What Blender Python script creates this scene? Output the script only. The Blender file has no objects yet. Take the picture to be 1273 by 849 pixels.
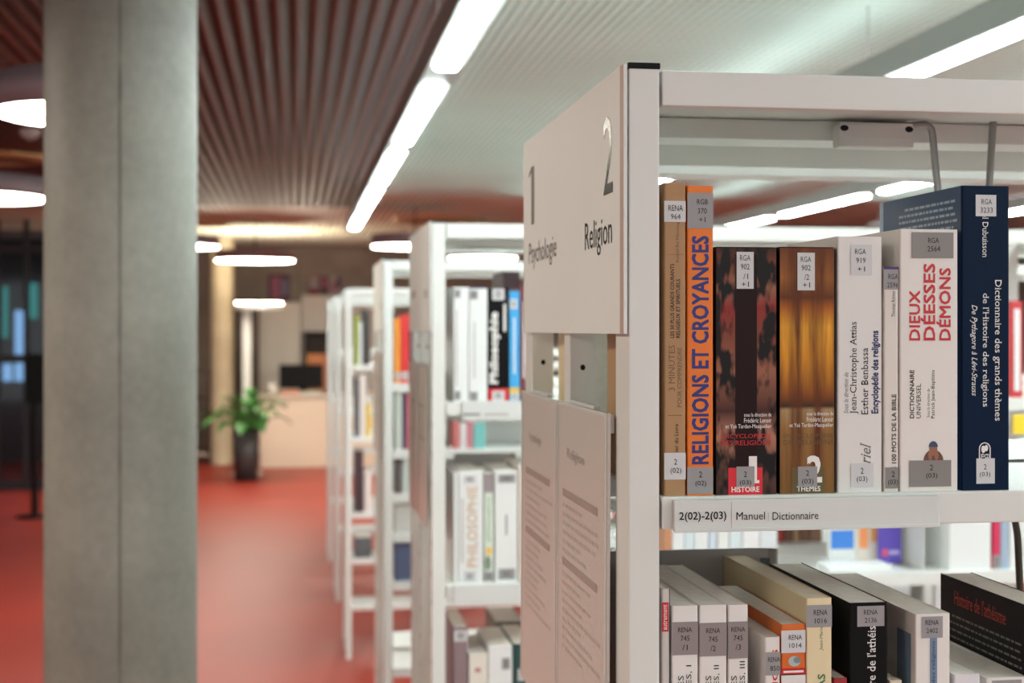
import bpy, bmesh, math, random
from mathutils import Vector, Matrix

S = bpy.context.scene
COL = S.collection
RND = random.Random(7)

# ------------------------------------------------------------------ camera
EYE = 1.56
YAW = math.radians(8.635)
FPX = 50.0 / 36.0 * 1273.0
CX, HY = 636.5, 410.0
CA, SA = math.cos(YAW), math.sin(YAW)
cd = bpy.data.cameras.new('camera')
cd.lens = 50.0
cd.sensor_width = 36.0
cd.shift_y = -14.5 / 1273.0
cd.clip_start = 0.05
cd.clip_end = 200
cd.dof.use_dof = True
cd.dof.focus_distance = 1.085
cd.dof.aperture_fstop = 7.6
cam = bpy.data.objects.new('camera', cd)
COL.objects.link(cam)
cam.location = (0, 0, EYE)
cam.rotation_euler = (math.radians(90), 0, -YAW)
S.camera = cam

# ------------------------------------------------------------------ world, exposure
S.view_settings.view_transform = 'Standard'
S.view_settings.look = 'None'
S.view_settings.gamma = 1.0
S.view_settings.use_curve_mapping = False
S.view_settings.exposure = 0.0
w = bpy.data.worlds.new('world')
S.world = w
w.use_nodes = True
w.node_tree.nodes['Background'].inputs[0].default_value = (1.0, 0.99, 0.975, 1)
w.node_tree.nodes['Background'].inputs[1].default_value = 0.8
LAMP_POWER = 60.0
UPLIGHT_POWER = 6.0
PENDANT_POWER = 32.0
S.cycles.use_denoising = True
S.cycles.max_bounces = 8


# ------------------------------------------------------------------ pixel <-> place
def at(px, py, Y):
    """point of the vertical plane y=Y seen at photo pixel (px, py)"""
    dx = (px - CX) / FPX
    z = Y / (CA - dx * SA)
    return Vector((z * (SA + dx * CA), Y, EYE + (HY - py) / FPX * z))


def atX(px, py, X):
    dx = (px - CX) / FPX
    z = X / (SA + dx * CA)
    return Vector((X, z * (CA - dx * SA), EYE + (HY - py) / FPX * z))


def at_depth(px, py, z):
    dx = (px - CX) / FPX
    return Vector((z * (SA + dx * CA), z * (CA - dx * SA), EYE + (HY - py) / FPX * z))


# ------------------------------------------------------------------ materials
def lin(c):
    c = c / 255.0
    return c / 12.92 if c <= 0.04045 else ((c + 0.055) / 1.055) ** 2.4


def rgb(r, g, b):
    return (lin(r), lin(g), lin(b), 1.0)


MATS = {}


def mat(name, col, rough=0.5, metal=0.0, spec=0.5, noise=0.0, nscale=40.0, bump=0.0, trans=0.0):
    if name in MATS:
        return MATS[name]
    m = bpy.data.materials.new(name)
    m.use_nodes = True
    nt = m.node_tree
    p = nt.nodes['Principled BSDF']
    c = rgb(*col)
    p.inputs['Base Color'].default_value = c
    p.inputs['Roughness'].default_value = rough
    p.inputs['Metallic'].default_value = metal
    p.inputs['Specular IOR Level'].default_value = spec
    if trans:
        p.inputs['Transmission Weight'].default_value = trans
    if noise or bump:
        tc = nt.nodes.new('ShaderNodeTexCoord')
        n = nt.nodes.new('ShaderNodeTexNoise')
        n.inputs['Scale'].default_value = nscale
        n.inputs['Detail'].default_value = 5
        nt.links.new(tc.outputs['Object'], n.inputs['Vector'])
        if noise:
            r = nt.nodes.new('ShaderNodeValToRGB')
            r.color_ramp.elements[0].position = 0.3
            r.color_ramp.elements[1].position = 0.7
            r.color_ramp.elements[0].color = tuple(x * (1 - noise) for x in c[:3]) + (1,)
            r.color_ramp.elements[1].color = tuple(min(1, x * (1 + noise)) for x in c[:3]) + (1,)
            nt.links.new(n.outputs['Fac'], r.inputs['Fac'])
            nt.links.new(r.outputs['Color'], p.inputs['Base Color'])
        if bump:
            b = nt.nodes.new('ShaderNodeBump')
            b.inputs['Strength'].default_value = bump
            b.inputs['Distance'].default_value = 0.002
            nt.links.new(n.outputs['Fac'], b.inputs['Height'])
            nt.links.new(b.outputs['Normal'], p.inputs['Normal'])
    MATS[name] = m
    return m


def emit(name, col, power):
    if name in MATS:
        return MATS[name]
    m = bpy.data.materials.new(name)
    m.use_nodes = True
    nt = m.node_tree
    nt.nodes.remove(nt.nodes['Principled BSDF'])
    e = nt.nodes.new('ShaderNodeEmission')
    e.inputs[0].default_value = rgb(*col)
    e.inputs[1].default_value = power
    nt.links.new(e.outputs[0], nt.nodes['Material Output'].inputs[0])
    MATS[name] = m
    return m


def math_node(nt, op, a, b=None):
    n = nt.nodes.new('ShaderNodeMath')
    n.operation = op
    for i, v in enumerate((a, b)):
        if v is None:
            continue
        if isinstance(v, (int, float)):
            n.inputs[i].default_value = v
        else:
            nt.links.new(v, n.inputs[i])
    return n.outputs[0]


def ceiling_mat(name, col, gap, period=0.058, cross=0.035, rough=0.45, metal=0.0):
    """expanded sheet metal: ribs along y with small openings between them"""
    m = bpy.data.materials.new(name)
    m.use_nodes = True
    nt = m.node_tree
    p = nt.nodes['Principled BSDF']
    tc = nt.nodes.new('ShaderNodeTexCoord')
    sp = nt.nodes.new('ShaderNodeSeparateXYZ')
    nt.links.new(tc.outputs['Object'], sp.inputs[0])
    sx = math_node(nt, 'SINE', math_node(nt, 'MULTIPLY', sp.outputs['X'], 2 * math.pi / period))
    sy = math_node(nt, 'SINE', math_node(nt, 'MULTIPLY', sp.outputs['Y'], 2 * math.pi / cross))
    f = math_node(nt, 'ADD', math_node(nt, 'MULTIPLY', sx, 0.36), math_node(nt, 'MULTIPLY', sy, 0.16))
    n = nt.nodes.new('ShaderNodeTexNoise')
    n.inputs['Scale'].default_value = 0.9
    n.inputs['Detail'].default_value = 3
    nt.links.new(tc.outputs['Object'], n.inputs['Vector'])
    f = math_node(nt, 'ADD', math_node(nt, 'ADD', f, 0.5), math_node(nt, 'MULTIPLY', math_node(nt, 'SUBTRACT', n.outputs['Fac'], 0.5), 0.9))
    r = nt.nodes.new('ShaderNodeValToRGB')
    r.color_ramp.elements[0].color = rgb(*gap)
    r.color_ramp.elements[1].color = rgb(*col)
    r.color_ramp.elements[0].position = 0.15
    r.color_ramp.elements[1].position = 0.75
    nt.links.new(f, r.inputs['Fac'])
    nt.links.new(r.outputs['Color'], p.inputs['Base Color'])
    p.inputs['Roughness'].default_value = rough
    p.inputs['Specular IOR Level'].default_value = 0.15
    p.inputs['Metallic'].default_value = metal
    b = nt.nodes.new('ShaderNodeBump')
    b.inputs['Strength'].default_value = 0.6
    b.inputs['Distance'].default_value = 0.012
    nt.links.new(sx, b.inputs['Height'])
    nt.links.new(b.outputs['Normal'], p.inputs['Normal'])
    return m


def concrete_mat(name, a, b):
    m = bpy.data.materials.new(name)
    m.use_nodes = True
    nt = m.node_tree
    p = nt.nodes['Principled BSDF']
    tc = nt.nodes.new('ShaderNodeTexCoord')
    n1 = nt.nodes.new('ShaderNodeTexNoise')
    n1.inputs['Scale'].default_value = 3.0
    n1.inputs['Detail'].default_value = 7
    n2 = nt.nodes.new('ShaderNodeTexNoise')
    n2.inputs['Scale'].default_value = 45.0
    n2.inputs['Detail'].default_value = 4
    nt.links.new(tc.outputs['Object'], n1.inputs['Vector'])
    nt.links.new(tc.outputs['Object'], n2.inputs['Vector'])
    f = math_node(nt, 'ADD', math_node(nt, 'MULTIPLY', n1.outputs['Fac'], 0.75), math_node(nt, 'MULTIPLY', n2.outputs['Fac'], 0.25))
    r = nt.nodes.new('ShaderNodeValToRGB')
    r.color_ramp.elements[0].position = 0.33
    r.color_ramp.elements[1].position = 0.66
    r.color_ramp.elements[0].color = rgb(*a)
    r.color_ramp.elements[1].color = rgb(*b)
    nt.links.new(f, r.inputs['Fac'])
    nt.links.new(r.outputs['Color'], p.inputs['Base Color'])
    p.inputs['Roughness'].default_value = 0.6
    bm_ = nt.nodes.new('ShaderNodeBump')
    bm_.inputs['Strength'].default_value = 0.25
    bm_.inputs['Distance'].default_value = 0.003
    nt.links.new(n2.outputs['Fac'], bm_.inputs['Height'])
    nt.links.new(bm_.outputs['Normal'], p.inputs['Normal'])
    return m


def picture_mat(name, stops, wave=0.0, wscale=6.0, noise=0.0, nscale=6.0, dark=(10, 6, 5), stretch=(1, 1, 1)):
    """printed cover picture: colours along z, broken up by upright bands and noise (uses generated coordinates)"""
    m = bpy.data.materials.new(name)
    m.use_nodes = True
    nt = m.node_tree
    p = nt.nodes['Principled BSDF']
    p.inputs['Roughness'].default_value = 0.4
    p.inputs['Specular IOR Level'].default_value = 0.25
    tc = nt.nodes.new('ShaderNodeTexCoord')
    sp = nt.nodes.new('ShaderNodeSeparateXYZ')
    nt.links.new(tc.outputs['Generated'], sp.inputs[0])
    r = nt.nodes.new('ShaderNodeValToRGB')
    while len(r.color_ramp.elements) < len(stops):
        r.color_ramp.elements.new(0.5)
    for e, (pos, c) in zip(r.color_ramp.elements, stops):
        e.position = pos
        e.color = rgb(*c)
    nt.links.new(sp.outputs['Z'], r.inputs['Fac'])
    mp = nt.nodes.new('ShaderNodeMapping')
    mp.inputs['Scale'].default_value = stretch
    nt.links.new(tc.outputs['Generated'], mp.inputs['Vector'])
    n = nt.nodes.new('ShaderNodeTexNoise')
    n.inputs['Scale'].default_value = nscale
    n.inputs['Detail'].default_value = 2.5
    nt.links.new(mp.outputs['Vector'], n.inputs['Vector'])
    fac = math_node(nt, 'MULTIPLY', math_node(nt, 'SUBTRACT', n.outputs['Fac'], 0.42), noise * 5.0)
    if wave:
        sx = math_node(nt, 'COSINE', math_node(nt, 'MULTIPLY', math_node(nt, 'SUBTRACT', sp.outputs['X'], 0.5), wscale * 2 * math.pi))
        fac = math_node(nt, 'ADD', fac, math_node(nt, 'MULTIPLY', math_node(nt, 'ADD', math_node(nt, 'MULTIPLY', sx, -0.5), 0.5), wave))
    cl = nt.nodes.new('ShaderNodeClamp')
    nt.links.new(fac, cl.inputs[0])
    mx = nt.nodes.new('ShaderNodeMix')
    mx.data_type = 'RGBA'
    nt.links.new(cl.outputs[0], mx.inputs[0])
    nt.links.new(r.outputs['Color'], mx.inputs[6])
    mx.inputs[7].default_value = rgb(*dark)
    nt.links.new(mx.outputs[2], p.inputs['Base Color'])
    return m


M_WHITE = mat('white_enamel', (221, 222, 217), 0.36, noise=0.02, nscale=3)
M_SIGN = mat('sign_enamel', (228, 231, 226), 0.5, noise=0.02, nscale=4)
M_SIGN_EDGE = mat('sign_edge', (196, 172, 160), 0.3)
M_BLACK = mat('black_plastic', (20, 20, 22), 0.5, spec=0.15)
M_INK = mat('ink', (34, 32, 33), 0.5, spec=0.15)
M_INK2 = mat('grey_ink', (112, 107, 104), 0.5, spec=0.2)
M_SILVERINK = mat('dark_metal_letters', (74, 70, 66), 0.25, metal=0.7)
M_FAINT = mat('faint_ink', (172, 163, 158), 0.5)
M_BAR = mat('bar_ink', (139, 128, 122), 0.5)
M_GREYMETAL = mat('grey_steel', (166, 164, 160), 0.45, metal=0.1)
M_STEEL = mat('wire_steel', (150, 148, 146), 0.28, metal=0.95)
M_PAGES = mat('paper_pages', (226, 222, 212), 0.8, noise=0.05, nscale=120)
M_CREAMPAGES = mat('cream_pages', (222, 212, 188), 0.8, noise=0.05, nscale=120)
M_LABEL = mat('grey_label', (150, 147, 148), 0.4)
M_LABEL2 = mat('dark_grey_label', (134, 128, 125), 0.4)
M_LABELW = mat('pale_label', (205, 205, 206), 0.4)
M_HOLDER = mat('clear_holder', (213, 215, 212), 0.25)
M_LINE = mat('list_line_ink', (192, 181, 173), 0.3)
M_BAR2 = mat('list_bar_ink', (166, 154, 146), 0.3)
M_ACRYL = mat('board_sheet', (206, 198, 191), 0.28)
M_TXTW = mat('white_print', (235, 232, 228), 0.5)
M_TXTR = mat('red_print', (196, 24, 36), 0.45)
M_TXTB = mat('blue_print', (38, 40, 116), 0.45)
M_NAVYTXT = mat('navy_print', (34, 38, 92), 0.45)
M_SLIDER = mat('white_slider', (214, 213, 210), 0.4)


# ------------------------------------------------------------------ text shapes
TEXT_CACHE = {}


def text_shape(s, serif=False, bold=0.0, shear=0.0):
    k = (s, serif, bold, shear)
    if k in TEXT_CACHE:
        return TEXT_CACHE[k]
    cu = bpy.data.curves.new('lettering', 'FONT')
    cu.body = s
    cu.size = 1.0
    cu.resolution_u = 2
    cu.offset = bold
    cu.shear = shear
    ob = bpy.data.objects.new('lettering', cu)
    COL.objects.link(ob)
    dg = bpy.context.evaluated_depsgraph_get()
    me = bpy.data.meshes.new_from_object(ob.evaluated_get(dg))
    vs = [(v.co.x, v.co.y) for v in me.vertices]
    fs = [tuple(p.vertices) for p in me.polygons]
    if serif and vs:
        # slab feet on every stem end: short level edges of the outline
        cnt = {}
        for f in fs:
            for i in range(len(f)):
                e = tuple(sorted((f[i], f[(i + 1) % len(f)])))
                cnt[e] = cnt.get(e, 0) + 1
        extra = []
        for (a, b), n in cnt.items():
            if n != 1:
                continue
            (x0, y0), (x1, y1) = vs[a], vs[b]
            if abs(y0 - y1) > 1e-3:
                continue
            L = abs(x1 - x0)
            if not 0.045 < L < 0.17:
                continue
            near = min((abs(y0 - q), q) for q in (0.0, 0.53, 0.70, 0.74, -0.2))
            extra.append((min(x0, x1), max(x0, x1), y0))
        for x0, x1, y in extra:
            t = 0.04
            up = y < 0.25
            ya, yb = (y, y + t) if up else (y - t, y)
            i = len(vs)
            vs += [(x0 - 0.05, ya), (x1 + 0.05, ya), (x1 + 0.05, yb), (x0 - 0.05, yb)]
            fs.append((i, i + 1, i + 2, i + 3))
    bpy.data.objects.remove(ob)
    bpy.data.curves.remove(cu)
    bpy.data.meshes.remove(me)
    if not vs:
        vs = [(0, 0), (1, 0), (1, 1)]
        fs = [(0, 1, 2)]
    xs = [v[0] for v in vs]
    ys = [v[1] for v in vs]
    x0, x1, y0, y1 = min(xs), max(xs), min(ys), max(ys)
    out = ([((x - x0) / max(1e-6, x1 - x0), (y - y0) / max(1e-6, y1 - y0)) for x, y in vs], fs, (max(1e-6, x1 - x0), max(1e-6, y1 - y0)))
    TEXT_CACHE[k] = out
    return out


# ------------------------------------------------------------------ mesh collector
class MB:
    def __init__(self, off=(0, 0, 0)):
        self.v, self.f, self.m, self.s = [], [], [], []
        self.mats = []
        self.off = Vector(off)

    def mi(self, m):
        if m not in self.mats:
            self.mats.append(m)
        return self.mats.index(m)

    def face(self, pts, m, smooth=False):
        i = len(self.v)
        self.v += [Vector(p) - self.off for p in pts]
        self.f.append(tuple(range(i, i + len(pts))))
        self.m.append(self.mi(m))
        self.s.append(smooth)

    def raw(self, vs, fs, m, smooth=False):
        i = len(self.v)
        self.v += [Vector(p) - self.off for p in vs]
        k = self.mi(m)
        for f in fs:
            self.f.append(tuple(a + i for a in f))
            self.m.append(k)
            self.s.append(smooth)

    def box(self, x0, x1, y0, y1, z0, z1, m, c=0.0):
        """box, edges chamfered by c when given"""
        if c <= 0:
            vs = [(x, y, z) for x in (x0, x1) for y in (y0, y1) for z in (z0, z1)]
            self.raw(vs, [(0, 1, 3, 2), (4, 6, 7, 5), (0, 4, 5, 1), (2, 3, 7, 6), (0, 2, 6, 4), (1, 5, 7, 3)], m)
            return
        b = bmesh.new()
        bmesh.ops.create_cube(b, size=1.0)
        for v in b.verts:
            v.co = Vector(((x0 + x1) / 2 + v.co.x * (x1 - x0), (y0 + y1) / 2 + v.co.y * (y1 - y0), (z0 + z1) / 2 + v.co.z * (z1 - z0)))
        bmesh.ops.bevel(b, geom=list(b.edges), offset=c, segments=2, profile=0.6, affect='EDGES')
        b.verts.index_update()
        self.raw([v.co.copy() for v in b.verts], [tuple(v.index for v in f.verts) for f in b.faces], m)
        b.free()

    def prism(self, poly, z0, z1, m, smooth=False):
        """closed xy outline raised from z0 to z1"""
        n = len(poly)
        vs = [(x, y, z0) for x, y in poly] + [(x, y, z1) for x, y in poly]
        self.raw(vs, [(i, (i + 1) % n, n + (i + 1) % n, n + i) for i in range(n)], m, smooth)
        self.raw(vs, [tuple(range(n - 1, -1, -1)), tuple(range(n, 2 * n))], m)

    def tube(self, pts, r, m, n=10, caps=True):
        pts = [Vector(p) for p in pts]
        rings = []
        for i, p in enumerate(pts):
            a = pts[max(0, i - 1)]
            b = pts[min(len(pts) - 1, i + 1)]
            d = (b - a).normalized()
            u = d.cross(Vector((0, 0, 1)))
            if u.length < 1e-3:
                u = d.cross(Vector((1, 0, 0)))
            u.normalize()
            w_ = d.cross(u).normalized()
            rr = r[i] if isinstance(r, (list, tuple)) else r
            rings.append([p + (u * math.cos(2 * math.pi * k / n) + w_ * math.sin(2 * math.pi * k / n)) * rr for k in range(n)])
        vs = [q for ring in rings for q in ring]
        fs = []
        for i in range(len(pts) - 1):
            for k in range(n):
                fs.append((i * n + k, i * n + (k + 1) % n, (i + 1) * n + (k + 1) % n, (i + 1) * n + k))
        self.raw(vs, fs, m, True)
        if caps:
            self.raw(rings[0], [tuple(range(n))], m)
            self.raw(rings[-1], [tuple(range(n))], m)

    def lathe(self, cx, cy, prof, m, n=48, smooth=True):
        vs, fs = [], []
        for r, z in prof:
            for k in range(n):
                a = 2 * math.pi * k / n
                vs.append((cx + r * math.cos(a), cy + r * math.sin(a), z))
        for i in range(len(prof) - 1):
            for k in range(n):
                fs.append((i * n + k, i * n + (k + 1) % n, (i + 1) * n + (k + 1) % n, (i + 1) * n + k))
        self.raw(vs, fs, m, smooth)

    def disc(self, cx, cy, z, r, m, n=48):
        self.raw([(cx + r * math.cos(2 * math.pi * k / n), cy + r * math.sin(2 * math.pi * k / n), z) for k in range(n)], [tuple(range(n))], m)

    def text(self, s, o, u, v, wd, ht, m, serif=False, bold=0.0, shear=0.0):
        pts, fs, (we, he) = text_shape(s, serif, 0.0, shear)
        o, u, v = Vector(o), Vector(u), Vector(v)
        n = u.cross(v)
        if bold <= 0:
            self.raw([o + u * (a * wd) + v * (b * ht) for a, b in pts], fs, m)
            return
        bx, by = bold / we, bold / he           # heavier strokes: the letters laid down again, slightly shifted
        for k, (sx, sy) in enumerate(((0, 0), (1, 1), (1, -1), (-1, 1), (-1, -1))):
            self.raw([o + u * ((a + sx * bx + bx) / (1 + 2 * bx) * wd) + v * ((b + sy * by + by) / (1 + 2 * by) * ht) + n * (0.00001 * k) for a, b in pts], fs, m)

    def build(self, name, parent=None, loc=None, kind=None, recalc=True):
        me = bpy.data.meshes.new(name)
        me.from_pydata([tuple(p) for p in self.v], [], self.f)
        for mm in self.mats:
            me.materials.append(mm)
        me.polygons.foreach_set('material_index', self.m)
        me.polygons.foreach_set('use_smooth', self.s)
        if recalc:
            b = bmesh.new()
            b.from_mesh(me)
            bmesh.ops.recalc_face_normals(b, faces=list(b.faces))
            b.to_mesh(me)
            b.free()
        me.update()
        o = bpy.data.objects.new(name, me)
        COL.objects.link(o)
        if parent is not None:
            o.parent = parent
        else:
            o.location = self.off
        if kind:
            o['kind'] = kind
        return o


def tag(o, label, cat, group=None):
    o['label'] = label
    o['category'] = cat
    if group:
        o['group'] = group
    return o


def root(name, loc, label, cat, group=None):
    o = bpy.data.objects.new(name, None)
    COL.objects.link(o)
    o.location = loc
    o.empty_display_size = 0.05
    return tag(o, label, cat, group)


# ================================================================== the room
CEIL = 2.63
LX = 0.44          # first light line over the rack ends; the next ones 1.42 m apart
m_floor = mat('red_linoleum', (146, 45, 33), 0.43, spec=0.45, noise=0.08, nscale=1.2)
b = MB()
b.box(-7, 9, -4, 19.2, -0.1, 0, m_floor)
b.build('floor', kind='structure')

m_ceil_red = ceiling_mat('brown_ribbed_metal', (88, 34, 20), (42, 16, 10), period=0.066)
m_ceil_pale = ceiling_mat('pale_ribbed_metal', (220, 240, 228), (180, 198, 187), period=0.036, cross=0.09)
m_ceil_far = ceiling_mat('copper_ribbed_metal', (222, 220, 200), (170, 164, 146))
m_ceil_lit = ceiling_mat('lit_ribbed_metal', (238, 236, 224), (196, 190, 176), period=0.09)  # lit patch of the far ceiling, its lamplight put into a paler colour
XS = LX + 0.07
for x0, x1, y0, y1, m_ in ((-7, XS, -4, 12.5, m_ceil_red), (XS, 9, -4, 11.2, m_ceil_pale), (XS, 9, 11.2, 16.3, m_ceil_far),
                           (-7, XS, 12.5, 16.3, m_ceil_far), (-7, 9, 16.3, 19.2, m_ceil_lit)):
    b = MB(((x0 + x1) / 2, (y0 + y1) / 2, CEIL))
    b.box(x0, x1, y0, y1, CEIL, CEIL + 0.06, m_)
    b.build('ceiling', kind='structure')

m_wall = concrete_mat('dark_wall_concrete', (156, 146, 132), (182, 170, 154))
b = MB((1, 19.1, 0))
b.box(-7, 9, 19.0, 19.2, 0, CEIL, m_wall)
b.build('wall_back', kind='structure')
m_wallr = mat('grey_wall', (170, 168, 164), 0.7, noise=0.05, nscale=2)
b = MB((9, 8, 0))
b.box(9, 9.2, 3, 19.2, 0, CEIL, m_wallr)
b.build('wall_right', kind='structure')
b = MB((-7, 13, 0))
b.box(-7.2, -7, 6, 19.2, 0, CEIL, m_wall)
b.build('wall_left', kind='structure')

# ------------------------------------------------------------------ concrete columns
m_conc = concrete_mat('grey_concrete', (108, 105, 96), (137, 134, 124))
m_conc2 = concrete_mat('warm_concrete', (196, 182, 152), (222, 208, 178))
m_seam = mat('seam_stain', (96, 92, 84), 0.8)


def column(px, z, rad, m_, seam, label):
    c = at_depth(px, HY, z)
    rt = MB((c.x, c.y, 0))
    rt.lathe(c.x, c.y, [(rad, 0), (rad, CEIL)], m_, 72)
    o = rt.build('concrete_column', kind='structure')
    o['label'] = label
    if seam:
        s = MB((c.x, c.y, 0))
        d = (Vector((0, 0, 0)) - Vector((c.x, c.y, 0)))
        a0 = math.atan2(d.y, d.x) - 0.02
        r2 = random.Random(3)
        zz = 0.0
        L, R = [], []
        while zz < CEIL:
            wd = (0.0016 + 0.0022 * r2.random()) / rad
            for lst, sg in ((L, -1), (R, 1)):
                a = a0 + sg * wd + r2.uniform(-0.004, 0.004)
                lst.append((c.x + (rad + 0.0006) * math.cos(a), c.y + (rad + 0.0006) * math.sin(a), zz))
            zz += 0.03
        for i in range(len(L) - 1):
            s.face([L[i], R[i], R[i + 1], L[i + 1]], m_seam)
        s.build('cast_joint', o).location = (0, 0, 0)
    return o


column(151, 3.0, 0.1562, m_conc, True, 'thick grey concrete column with a cast joint, beside the aisle')
column(276, 16.6, 0.132, m_conc2, False, 'distant tan column beside the potted plant')

# ------------------------------------------------------------------ light lines
m_tube = emit('light_diffuser', (234, 250, 250), LAMP_POWER)
m_up = emit('uplight_diffuser', (235, 250, 252), UPLIGHT_POWER)
m_house = mat('luminaire_housing', (150, 153, 148), 0.4)
m_house_d = mat('luminaire_side', (120, 90, 80), 0.4)
LZ = EYE + 0.78


m_up_dim = emit('dim_uplight_diffuser', (235, 250, 252), UPLIGHT_POWER * 0.4)


def light_line(X, label, width=0.066):
    rt = root('linear_luminaire', (X, 4.5, LZ), label, 'ceiling light', 'suspended light lines')
    h = MB((X, 4.5, LZ))
    h.box(X - 0.055, X + 0.055, -2.3, 11.15, LZ + 0.004, LZ + 0.09, m_house, 0.004)
    h.build('housing', rt)
    u = MB((X, 4.5, LZ))
    u.box(X - 0.035, X + 0.035, -2.25, 11.1, LZ + 0.0905, LZ + 0.094, m_up_dim if X < 1 else m_up)
    u.build('upper_diffuser', rt)
    y = 4.54 - 1.67 * 4
    while y < 10:
        if -1 < y < 0 and X < 1:      # this length of the line has no lamp fitted
            y += 1.67
            continue
        d = MB((X, 4.5, LZ))
        poly = []
        y0, y1, r = y, y + (1.36 if 2 < y < 3 else 1.42), 0.022
        hw = width / 2
        for cx_, cy_, a0 in ((X + hw - r, y1 - r, 0), (X - hw + r, y1 - r, 90), (X - hw + r, y0 + r, 180), (X + hw - r, y0 + r, 270)):
            for k in range(5):
                a = math.radians(a0 + 22.5 * k)
                poly.append((cx_ + r * math.cos(a), cy_ + r * math.sin(a)))
        d.prism(poly, LZ - 0.006, LZ + 0.0035, m_tube)
        d.build('diffuser', rt)
        y += 1.67
    for yy in (1.2, 4.45, 7.8, 11.0):
        c = MB((X, 4.5, LZ))
        c.tube([(X, yy, LZ + 0.09), (X, yy, CEIL)], 0.003, M_GREYMETAL, 6)
        c.build('cable', rt)
    return rt


light_line(LX, 'white tube light line over the rack ends beside the red-brown ceiling')
light_line(LX + 1.42, 'light line whose grey housing shows above the nearest rack top rail')
light_line(LX + 2.84, 'light line seen just under the canopy of the nearest rack')
light_line(LX + 4.26, 'light line glimpsed right of the blue dictionary')
light_line(LX + 5.68, 'farthest light line, beyond the one right of the blue dictionary')

# ------------------------------------------------------------------ drum pendants
m_drum = mat('drum_shade', (150, 138, 142), 0.6)
m_glow = emit('drum_diffuser', (254, 248, 230), PENDANT_POWER)


def pendant(px, z, zb, rad, hh, label):
    c = at_depth(px, HY, z)
    rt = root('drum_pendant', (c.x, c.y, zb), label, 'pendant lamp', 'round drum pendants')
    s = MB((c.x, c.y, zb))
    s.lathe(c.x, c.y, [(rad * 0.985, zb + 0.004), (rad, zb), (rad, zb + hh), (0.02, zb + hh + 0.004)], m_drum)
    s.build('shade', rt)
    d = MB((c.x, c.y, zb))
    d.lathe(c.x, c.y, [(rad * 0.98, zb + 0.006), (rad * 0.97, zb - 0.004), (rad * 0.6, zb - 0.010), (0.001, zb - 0.012)], m_glow)
    d.build('diffuser', rt)
    r = MB((c.x, c.y, zb))
    r.tube([(c.x, c.y, zb + hh), (c.x, c.y, CEIL)], 0.006, M_BLACK, 8)
    r.build('stem', rt)


pendant(110, 4.75, EYE + 0.715, 0.30, 0.12, 'drum pendant half behind the thick column, upper one')
pendant(-30, 7.7, EYE + 0.715, 0.37, 0.11, 'drum pendant left of the thick column, lower one')
pendant(222, 12.4, EYE + 0.725, 0.35, 0.09, 'drum pendant just right of the thick column')
pendant(317, 14.4, EYE + 0.70, 0.40, 0.10, 'drum pendant above the potted plant')
pendant(516, 12.4, EYE + 0.725, 0.38, 0.10, 'drum pendant above the third rack')
pendant(600, 13.6, EYE + 0.685, 0.33, 0.08, 'drum pendant seen through the top opening of the second rack')

for xx, yy, lb in ((-1.5, -0.4, 'drum pendant over the open floor, before the nearest rack'), (-1.5, 1.5, 'drum pendant over the open floor, level with the nearest rack'),
                   (-1.75, 3.3, 'drum pendant over the open floor, level with the thick column')):  # out-of-view pendants, added to light the sign and column from the left
    v = Vector((xx, yy, 0))
    zc = xx * SA + yy * CA
    pendant(CX + FPX * (xx * CA - yy * SA) / zc, zc, EYE + 0.715, 0.30, 0.12, lb)

# small ceiling fittings
m_ring = mat('brass_ring', (190, 160, 110), 0.35, metal=0.4)
m_dark = mat('vent_dark', (60, 50, 44), 0.7)


def vent(px, z, rad, label):
    c = at_depth(px, HY, z)
    rt = root('ceiling_vent', (c.x, c.y, CEIL), label, 'air vent', 'round ceiling vents')
    r = MB((c.x, c.y, CEIL))
    r.lathe(c.x, c.y, [(rad, CEIL), (rad, CEIL - 0.012), (rad * 0.72, CEIL - 0.03), (rad * 0.70, CEIL - 0.012)], m_ring)
    r.build('ring', rt)
    d = MB((c.x, c.y, CEIL))
    d.lathe(c.x, c.y, [(rad * 0.7, CEIL - 0.012), (rad * 0.3, CEIL - 0.022), (0.002, CEIL - 0.022)], m_dark)
    d.build('grille', rt)


vent(2, 8.8, 0.30, 'round ceiling vent left of the thick column')
vent(540, 13.8, 0.42, 'round ceiling vent above the second rack')
vent(252, 14.2, 0.30, 'small round ceiling vent right of the thick column')
c = at_depth(38, HY, 7.6)
rt = root('smoke_detector', (c.x, c.y, CEIL), 'small pale smoke detector on ceiling left of the column', 'smoke detector')
s = MB((c.x, c.y, CEIL))
s.lathe(c.x, c.y, [(0.055, CEIL), (0.055, CEIL - 0.02), (0.035, CEIL - 0.042), (0.001, CEIL - 0.045)], mat('detector_white', (190, 182, 176), 0.5))
s.build('body', rt)
s = MB((c.x, c.y, CEIL))
s.lathe(c.x, c.y, [(0.02, CEIL - 0.043), (0.018, CEIL - 0.055), (0.001, CEIL - 0.056)], M_GREYMETAL)
s.build('sensor', rt)
p0, p1 = at_depth(-30, -18, 4.6), at_depth(64, -58, 4.3)
s = MB(((p0.x + p1.x) / 2, (p0.y + p1.y) / 2, CEIL - 0.012))
s.tube([(-1.55, 3.2, CEIL - 0.012), (-1.45, 4.2, CEIL - 0.014), (-1.62, 5.6, CEIL - 0.012), (-1.5, 6.6, CEIL - 0.013)], 0.011, M_BLACK, 8)
tag(s.build('ceiling_cable'), 'black cable clipped along the brown ceiling at the upper left', 'cable')

# ================================================================== racks
RX = 0.2478
PW = 0.0236


def post(mb, x, y0, y1, z1, c=0.0015):
    mb.box(x, x + PW, y0, y1, 0.0, z1, M_WHITE, c)


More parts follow.
